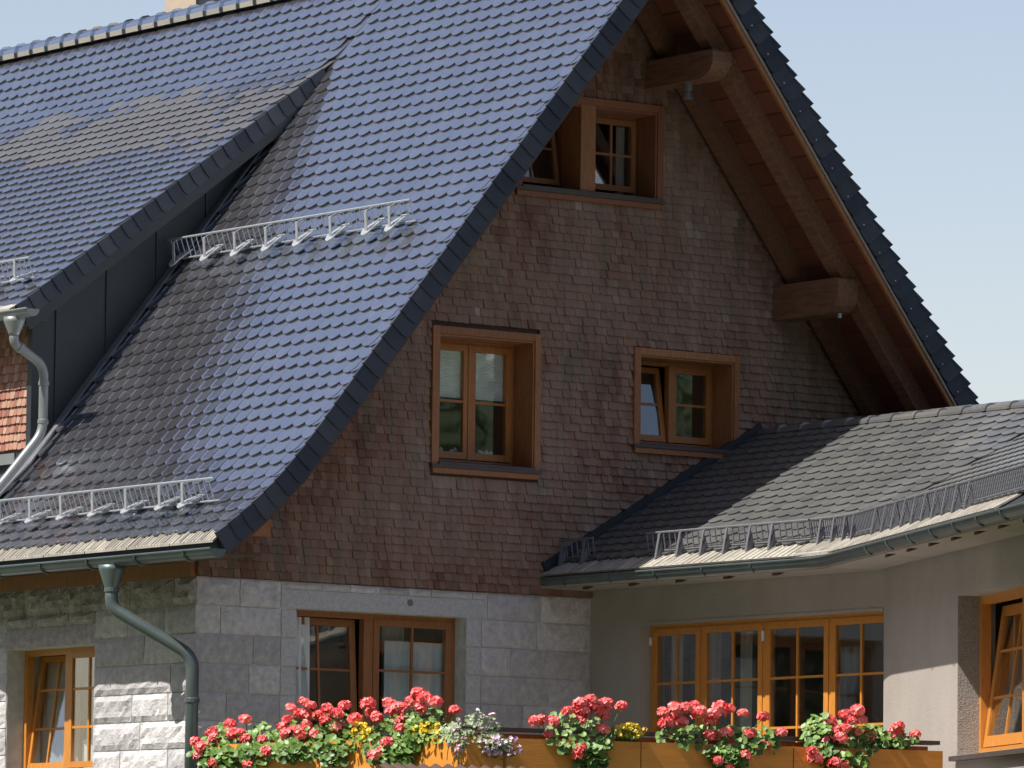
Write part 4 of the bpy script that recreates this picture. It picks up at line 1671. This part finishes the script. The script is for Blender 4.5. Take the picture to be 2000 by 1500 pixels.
# window in the turning wall
fr = MB()
for (a, b_) in ((2.62, 2.69), (4.02, 4.12), (W2[1] - .05, W2[1])):
    lbox(fr, L2, a, b_, .2, .29, W2[2], W2[3], None, .4)
lbox(fr, L2, 2.62, W2[1], .201, .289, W2[3] - .075, W2[3] - .001)
lbox(fr, L2, 2.62, W2[1], .201, .289, W2[2], W2[2] + .06)
bwin = fr.build('window', M['sash'], annex, label='window in the turning wall with a tilted larch sash and curtain')
make_sash(L2, bwin, 2.70, 4.00, .215, W2[2] + .07, W2[3] - .09, 2, 3, tilt=.14, rw=.09, zbars=[3.98, 4.40])
make_sash(L2, bwin, 4.13, W2[1] - .05, .19, W2[2] + .06, W2[3] - .08, 2, 3, rw=.08, zbars=[3.98, 4.40])
room(L2, bwin, 2.62, W2[1], .55, 1.6, W2[2], W2[3])
curtain(L2, bwin, 2.66, 2.86, .47, W2[2] + .05, W2[3] - .08, 'curtain', 2)
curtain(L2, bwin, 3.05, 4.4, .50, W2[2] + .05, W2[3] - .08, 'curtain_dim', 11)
b = MB(); lbox(b, L2, W2[0] - .04, 6.0, -.07, .2, W2[2] - .055, W2[2] - .012); b.build('sill', M['sill'], awall2)

# snow guard of the annex
def guard_annex(P, d, h, up, n, a0, a1, feet, label, bars=.045):
    o = P + Vector((0, 0, EZ)) + up * .27 + n * .05
    b = MB()
    ln = n * .06 + Vector((0, 0, .125))
    b.tube([o + d * a0, o + d * a1], .008, 6)
    b.tube([o + d * a0 + ln, o + d * a1 + ln], .012, 6)
    g = b.build('snow_guard', M['galv_dark'], annex, label=label)
    bb = MB()
    a = a0 + .01
    while a < a1:
        bb.tube([o + d * a, o + d * a + ln], .007, 4, cap=False)
        a += bars
    bb.build('guard_bars', M['galv_dark'], g, kind='stuff')
    for f in feet:
        fb = MB()
        q = o + d * f
        fb.beam(q - up * .12 - n * .02, q + ln * .98 - up * .02, d * .014, up * .008)
        fb.add([q - up * .13 - n * .03 - d * .01, q - up * .02 - n * .03 - d * .01, q + ln * .6 - up * .01 - d * .01,
                q - up * .13 - n * .03 + d * .01, q - up * .02 - n * .03 + d * .01, q + ln * .6 - up * .01 + d * .01],
               [(0, 1, 2), (5, 4, 3), (0, 3, 4, 1), (1, 4, 5, 2), (2, 5, 3, 0)])
        fb.build('bracket', M['galv_dark'], g)
    return g
ax1 = Vector((0, -1, 0))
l1 = (O1 - kE).length
g1a = guard_annex(O1, ax1, None, up1, n1, .06, .62, [.14, .5], 'short snow guard section against the gable', .09)
g1b = guard_annex(O1, ax1, None, up1, n1, 1.48, l1 - BD, [1.72, 2.05, 2.42, 2.78, 3.14, 3.48], 'snow guard along the eave of the wing, coloured dark for shade', .09)
g1c = guard_annex(kE, d2, None, up2, n2, BD, 6.5, [1.3, 1.65, 2.0, 2.35, 2.7, 3.05, 3.4, 3.75, 4.1, 4.5], 'snow guard on the turning part of the eave, coloured dark for shade', .055)

gb = MB(); gbb = MB()
pts_ = [p + up1 * .27 * (1 - i / 16) + up2 * .27 * (i / 16) + Vector((0, 0, .05)) for i, p in enumerate(bend(0, 16))]
lean_ = [(n1 * (1 - i / 16) + n2 * (i / 16)) * .06 + Vector((0, 0, .125)) for i in range(17)]
gb.tube(pts_, .008, 6)
gb.tube([p + l for p, l in zip(pts_, lean_)], .012, 6)
gmid = gb.build('snow_guard', M['galv_dark'], annex, label='snow guard section that curves with the bend of the eave')
nb3 = 26
for i in range(nb3):
    t = i / nb3 * 16
    a_, fr_ = int(t), t - int(t)
    p = pts_[a_].lerp(pts_[a_ + 1], fr_)
    gbb.tube([p, p + lean_[a_]], .007, 4, cap=False)
gbb.build('guard_bars', M['galv_dark'], gmid, kind='stuff')
for i in (3, 7, 11, 15):
    fbk = MB()
    dd_ = (pts_[i + 1] - pts_[i - 1]).normalized()
    q = pts_[i]
    fbk.beam(q - up1 * .12 - n1 * .02, q + lean_[i] * .98 - up1 * .02, dd_ * .014, up1 * .008)
    fbk.beam(q - up1 * .12 - n1 * .03, q + lean_[i] * .5, dd_ * .01, up1 * .03)
    fbk.build('bracket', M['galv_dark'], gmid)

# ================================================================== TERRACE PARAPET + FLOWER BOXES
K = Vector((-2.007, -7.257, 0)); E = Vector((2.502, -8.08, 0))
dA = Vector((.093, -.996, 0)).normalized()      # from the far end towards the corner
A0 = K - dA * 3.5
dB = (E - K).normalized(); nB = Vector((-dB.y, dB.x, 0))    # nB points to the house
nA = Vector((-dA.y, dA.x, 0))
if nA.x < 0: nA = -nA
terrace = thing('terrace', tuple(K + nB * .5), 'timber-fronted terrace parapet with a dark cap behind the flower boxes', 'terrace')
Lb = lf(tuple(K), tuple(dB), tuple(nB))
b = MB(); lbox(b, Lb, .0, 4.62, .33, .43, 0, 3.50); par = b.build('parapet', M['trim'], terrace)
b = MB(); lbox(b, Lb, .0, 4.72, .29, .47, 3.515, 3.55); b.build('cap', M['sill'], terrace)
b = MB(); lbox(b, Lb, .3, 4.7, .44, 5.0, 2.35, 2.5); b.build('floor_slab', M['stone_smooth'], terrace)
La_ = lf(tuple(A0), tuple(dA), tuple(nA))
b = MB(); lbox(b, La_, .0, 3.6, .33, .43, 0, 3.38); b.build('parapet', M['trim'], terrace)

def flower_box(L_, a0, a1, label, zt=3.45, zb=3.08):
    e = thing('flower_box', L_((a0 + a1) / 2, .15, zb), label, 'flower box', 'orange timber flower boxes on the terrace edge')
    b = MB(); lbox(b, L_, a0, a1, .0, .022, zb, zt, None, rnd()); b.build('front_board', M['board'], e)
    b = MB(); lbox(b, L_, a0, a1, .27, .29, zb, zt); b.build('back_board', M['board'], e)
    for q in (a0, a1 - .02):
        b = MB(); lbox(b, L_, q, q + .02, .022, .27, zb, zt); b.build('end_board', M['board'], e)
    b = MB(); lbox(b, L_, a0 + .02, a1 - .02, .022, .27, zb + .02, zt - .05); b.build('soil', M['soil'], e)
    return e
flower_box(La_, 0, 1.74, 'bright orange box at the left end, under the leftmost red geraniums')
flower_box(La_, 1.745, 3.495, 'bright orange box left of the terrace corner, holding the trailing lilac flowers')
flower_box(Lb, .0, 1.63, 'orange-brown box right of the terrace corner, below the plastered wall junction')
flower_box(Lb, 1.64, 3.10, 'brown-orange box in the middle of the front, under the four-sash window')
flower_box(Lb, 3.11, 4.58, 'brown-orange box at the right end beside the sunlit plaster')

# ---- plants
def leaf_tpl():
    # round scalloped leaf, slightly cupped
    n = 7
    vs = [(0, 0, .0)]
    for i in range(n):
        a = 2 * math.pi * i / n
        r = 1.0 if i else .55
        vs.append((math.cos(a) * r, math.sin(a) * r, .22 + .12 * (i % 2)))
    fs = [(0, i + 1, (i + 1) % n + 1) for i in range(n)]
    return np.array(vs), fs
LEAF = leaf_tpl()

def rot_to(nv, ang):
    nv = Vector(nv).normalized()
    a = nv.orthogonal().normalized()
    b = nv.cross(a)
    ca, sa = math.cos(ang), math.sin(ang)
    return a * ca + b * sa, b * ca - a * sa, nv

def foliage(name, ells, L_, m, parent, count, size, droop=0.0, d0=.12):
    b = MB()
    for (a, z, ra, rz) in ells:
        for _ in range(count):
            while True:
                u, v, w_ = rnd() * 2 - 1, rnd() * 2 - 1, rnd() * 2 - 1
                r2 = u * u + v * v + w_ * w_
                if .12 < r2 < 1: break
            k = 1 + .18 * noise.noise(Vector((a * 3 + u * 3, z * 5 + v * 3, w_ * 3)))
            zz = z + v * rz * k
            hang = max(0.0, min(1.0, (3.50 - zz) / .10))
            p = Vector(L_(a + u * ra * k, d0 * (1 - hang) - .05 * hang + w_ * (.17 - .11 * hang), zz))
            nv = Vector((u * .6 - .5, w_ * .3 - .5, .6 + v * .4)) + Vector((rnd() - .5, rnd() - .5, rnd() - .5)) * 1.1
            x_, y_, n_ = rot_to(nv, rnd() * 6.28)
            s = size * (.55 + .7 * rnd())
            tn = min(1, max(0, .35 + .35 * rnd() + .25 * v))
            b.add([p + x_ * (q[0] * s) + y_ * (q[1] * s) + n_ * (q[2] * s * .6) for q in LEAF[0]], LEAF[1], tn)
    return b.build(name, m, parent, kind='stuff')

def umbel_mesh(m, R, nfl, pet, seed, flat=.75):
    rr = random.Random(seed)
    b = MB()
    for i in range(nfl):
        # florets over the upper three quarters of a ball
        z = 1 - 1.5 * (i + .5) / nfl
        a = i * 2.39996 + rr.random() * .4
        r = math.sqrt(max(0, 1 - z * z))
        nv = Vector((r * math.cos(a), r * math.sin(a), z))
        p = Vector((nv.x * R, nv.y * R, nv.z * R * flat)) * (.85 + .25 * rr.random())
        x_, y_, n_ = rot_to(nv + Vector((rr.random() - .5, rr.random() - .5, rr.random() - .5)) * .5, rr.random() * 6.28)
        tn = rr.random()
        for k in range(5):
            t = 2 * math.pi * k / 5
            u = x_ * math.cos(t) + y_ * math.sin(t)
            v = x_ * -math.sin(t) + y_ * math.cos(t)
            b.add([p, p + u * pet * .6 + v * pet * .42 + n_ * pet * .15, p + u * pet * 1.05 + n_ * pet * .25, p + u * pet * .6 - v * pet * .42 + n_ * pet * .15],
                  [(0, 1, 2, 3)], min(1, max(0, tn + (rr.random() - .5) * .4)))
    return b.mesh('flower_head', m)
UMB = [umbel_mesh(M['petal'], .050, 26, .026, i) for i in range(5)]
UMBY = [umbel_mesh(M['petal_yellow'], .018, 7, .016, 40 + i) for i in range(3)]
UMBL = [umbel_mesh(M['petal_lilac'], .014, 4, .015, 60 + i) for i in range(4)]

def plant(label, L_, heads, ells, count=150, size=.034, leafm='leaf', head_meshes=UMB, cat='geranium', group=None, hs=1.0, name='geranium', sprinkle=0, dfl=.02, extra=None):
    a, z = ells[0][0], ells[0][1]
    e = thing(name, L_(a, .14, 3.40), label, cat, group)
    foliage('foliage', ells, L_, M[leafm], e, count, size)
    org = Vector(e['_org'])
    st = MB()
    for i, (s, hz) in enumerate(heads):
        dd = dfl + (rnd() - .5) * .10
        if hz < 3.45: dd = -.05 - rnd() * .05
        p = Vector(L_(s, dd, hz))
        o = bpy.data.objects.new('flower_head', random.choice(head_meshes))
        COL.objects.link(o)
        o.parent = e
        o.location = p - org
        k = hs * (.85 + .35 * rnd())
        o.scale = (k, k, k)
        o.rotation_euler = (rnd() * .8 - .4, rnd() * .8 - .4, rnd() * 6.28)
        # stalk back to the crown
        base = Vector(L_(s * .8 + a * .2, .10, min(hz - .12, z)))
        st.tube([base, (base + p) / 2 + Vector((0, 0, .02)), p - Vector((0, 0, .01))], .0035, 4)
    if heads:
        st.build('stalks', M['stem'], e, kind='stuff')
    return e
sh_ = lambda l: [(s - .25, z) for s, z in l]
she = lambda l: [(s - .25, z - .02, a, b * 1.1) for s, z, a, b in l]
GG = 'red geraniums along the terrace boxes'
A1 = sh_([(0.26, 3.56), (0.38, 3.5), (0.14, 3.48), (0.51, 3.63), (0.3, 3.43), (0.26, 3.35), (0.49, 3.28), (0.8, 3.66), (0.68, 3.55), (0.81, 3.49), (1.06, 3.48), (1.21, 3.37), (0.94, 3.27), (0.63, 3.54)])
A2 = sh_([(1.38, 3.75), (1.47, 3.7), (1.32, 3.65), (1.25, 3.59), (1.61, 3.79), (1.71, 3.76), (1.59, 3.69), (1.76, 3.68), (1.93, 3.73), (2.07, 3.75), (2.05, 3.69), (1.91, 3.63), (1.62, 3.59), (1.47, 3.54), (1.38, 3.52), (1.75, 3.51), (1.59, 3.52), (2.0, 3.56), (2.24, 3.63), (2.07, 3.68), (2.03, 3.56)])
A3 = sh_([(2.48, 3.76), (2.66, 3.76), (2.42, 3.69), (2.59, 3.64), (2.82, 3.71), (2.75, 3.68), (2.93, 3.73), (3.13, 3.83), (3.06, 3.77), (3.2, 3.79), (3.31, 3.75), (3.17, 3.7), (2.86, 3.6), (2.91, 3.54), (2.82, 3.42), (2.73, 3.34), (2.67, 3.31), (3.54, 3.68)])
B1 = [(0.65, 3.6), (0.69, 3.61), (0.94, 3.69), (0.84, 3.6), (1.05, 3.76), (1.15, 3.79), (1.22, 3.76), (1.31, 3.77), (1.08, 3.7), (1.17, 3.73), (1.07, 3.62), (1.29, 3.69), (1.46, 3.75), (1.27, 3.55), (0.8, 3.5), (1.02, 3.37), (1.01, 3.32)]
B2 = [(1.87, 3.71), (1.95, 3.75), (2.04, 3.75), (1.97, 3.67), (1.89, 3.62), (2.02, 3.63), (2.17, 3.78), (2.19, 3.72), (2.31, 3.71), (2.42, 3.77), (2.5, 3.76), (2.43, 3.72), (2.33, 3.66), (2.6, 3.72), (2.82, 3.7), (2.3, 3.53), (2.44, 3.54), (2.67, 3.55), (2.97, 3.57), (2.84, 3.45), (2.51, 3.45), (2.33, 3.31), (2.59, 3.35), (2.44, 3.26)]
B3 = [(3.48, 3.69), (3.62, 3.74), (3.72, 3.78), (3.76, 3.7), (3.66, 3.68), (3.54, 3.6), (3.61, 3.62), (3.46, 3.51), (3.55, 3.54), (3.73, 3.59), (3.86, 3.56), (3.24, 3.41), (3.29, 3.35), (3.45, 3.31), (3.56, 3.31)]
B4 = [(4.14, 3.62), (4.16, 3.57), (4.12, 3.65), (4.33, 3.59)]
plant('red geranium at the left end, drooping beside the drainpipe', La_, A1, she([(0.46, 3.46, 0.40, 0.20), (1.03, 3.45, 0.30, 0.17), (.5, 3.32, .3, .1)]), 190, group=GG)
plant('largest dense mass of red geranium blooms in front of the granite wall', La_, A2, she([(1.72, 3.52, 0.52, 0.20), (2.07, 3.43, 0.30, 0.17), (1.5, 3.42, .25, .12)]), 210, group=GG)
plant('tall red geranium with blooms rising before the curtained window', La_, A3, she([(2.81, 3.49, 0.42, 0.24), (2.90, 3.33, 0.24, 0.18), (3.1, 3.55, .22, .15)]), 210, group=GG)
plant('red geranium right of the lilac flowers, its foliage hanging to a point', Lb, B1, [(1.09, 3.50, .36, .18), (1.14, 3.28, .15, .15)], 190, group=GG)
plant('wide red geranium under the two left sashes of the four-sash window', Lb, B2, [(2.30, 3.50, .50, .13), (2.75, 3.50, .3, .12), (2.46, 3.34, .20, .12)], 150, group=GG)
plant('red geranium with a pale green leafy left side under the rightmost sash', Lb, B3, [(3.41, 3.54, .13, .22), (3.72, 3.55, .38, .14), (3.58, 3.34, .24, .13)], 140, group=GG)
plant('small geranium with four blooms at the right end of the boxes', Lb, B4, [(4.14, 3.54, .24, .09)], 110, group=GG)

def spray(n, c_, ra, rz):
    out = []
    for _ in range(n):
        a = rnd() * 6.28; r = math.sqrt(rnd())
        out.append((c_[0] + ra * r * math.cos(a), c_[1] + rz * r * math.sin(a)))
    return out
GY = 'yellow-flowered plants between the geraniums'
random.seed(5)
plant('yellow-flowered plant between the two left red geraniums', La_, spray(22, (2.12, 3.53), .13, .06), she([(2.37, 3.50, .15, .07)]), 60, .022, 'leaf_lime', UMBY, 'yellow flowers', GY, name='bedding_plant')
plant('yellow and lime plant beside the tall geranium near the terrace corner', La_, spray(34, (2.98, 3.52), .28, .06), she([(3.28, 3.50, .32, .08)]), 110, .022, 'leaf_lime', UMBY, 'yellow flowers', GY, name='bedding_plant')
plant('yellow-flowered plant right of the pointed geranium', Lb, spray(40, (1.54, 3.54), .15, .06), [(1.54, 3.52, .16, .06)], 90, .022, 'leaf_lime', UMBY, 'yellow flowers', GY, name='bedding_plant')
plant('trailing lilac and white flowers spilling over the terrace corner', Lb,
      spray(14, (.10, 3.56), .26, .14) + spray(42, (.28, 3.38), .20, .09) + spray(9, (-.12, 3.40), .10, .10),
      [(.12, 3.52, .26, .14), (.27, 3.40, .18, .08), (-.10, 3.45, .12, .12)], 150, .017, 'leaf_pale', UMBL, 'trailing flowers', None, name='trailing_plant')

# scalloped edge of a dark corrugated sheet low in the foreground
cs = MB()
O_ = K - nB * .30
vs, fs = [], []
n = 60
for i in range(n + 1):
    t = -.95 + 1.35 * i / n
    p = O_ + dB * t
    zz = 3.195 + .016 * math.sin(t * 55)
    vs += [p + Vector((0, 0, zz)), p - nB * 1.2 + Vector((0, 0, zz - .35)), p + Vector((0, 0, zz - .012)), p - nB * 1.2 + Vector((0, 0, zz - .362))]
for i in range(n):
    q = 4 * i
    fs += [(q, q + 1, q + 5, q + 4), (q + 2, q + 6, q + 7, q + 3), (q, q + 4, q + 6, q + 2)]
cs.add(vs, fs)
cso = cs.build('awning_roof', M['wood_dark'])
cso['label'] = 'dark corrugated awning edge just below the left flower boxes'
cso['category'] = 'awning'

# ================================================================== GROUND AND SURROUNDINGS
g = MB()
g.add([(-900, -900, 0), (900, -900, 0), (900, 900, 0), (-900, 900, 0)], [(0, 1, 2, 3)])
g.build('ground', M['ground'], None, kind='structure')

# unseen woods behind and beside the viewer: the trees show as reflections in the window panes;
# the slopes are added to block low sky light, steeper in the west than in the south
random.seed(11)
def slope_h(az, r):
    west = max(0.0, math.cos(az - math.pi)) ** .5
    k = .16 + .42 * west
    return -1.5 + k * max(0, r - 85)
hb = MB()
vs, fs = [], []
nu, nv = 60, 10
AZ0, AZ1 = math.radians(-20), math.radians(-232)
for i in range(nu + 1):
    for j in range(nv + 1):
        ang = AZ0 + (AZ1 - AZ0) * i / nu
        r = 85 + 30 * j
        p = Vector((math.cos(ang) * r, math.sin(ang) * r, 0))
        p.z = slope_h(ang, r) + 5 * noise.noise(Vector((p.x * .015, p.y * .015, 0))) * min(1, j)
        vs.append(p)
for i in range(nu):
    for j in range(nv):
        q = i * (nv + 1) + j
        fs.append((q, q + 1, q + nv + 2, q + nv + 1))
hb.add(vs, fs)
hb.build('light_block_hill', M['block_hill'], None, kind='structure', smooth=True)
fo = MB()
for t in range(1400):
    ang = AZ0 + (AZ1 - AZ0) * rnd(); r = 88 + 290 * rnd() ** 1.2
    bx, by, bz = math.cos(ang) * r, math.sin(ang) * r, slope_h(ang, r)
    H = 10 + rnd() * 9
    fo.tube([(bx, by, bz), (bx, by, bz + H * .4)], [.3, .2], 5, .1)
    nb2 = 34 if r < 170 else 18
    for q in range(nb2):
        t_ = q / nb2
        rr = (1 - t_) * H * .24 + .3
        a = q * 2.4 + rnd()
        z_ = bz + H * (.15 + .85 * t_)
        tip = Vector((bx + math.cos(a) * rr, by + math.sin(a) * rr, z_ - rr * .35))
        s1 = Vector((-math.sin(a), math.cos(a), 0)) * rr * .6
        c0 = Vector((bx, by, z_ + .5))
        fo.add([c0, c0 * .4 + tip * .6 + s1, tip, c0 * .4 + tip * .6 - s1], [(0, 1, 2, 3)], rnd())
fo.build('forest', M['forest'], None, kind='stuff')

for o in bpy.data.objects:
    if '_org' in o:
        del o['_org']
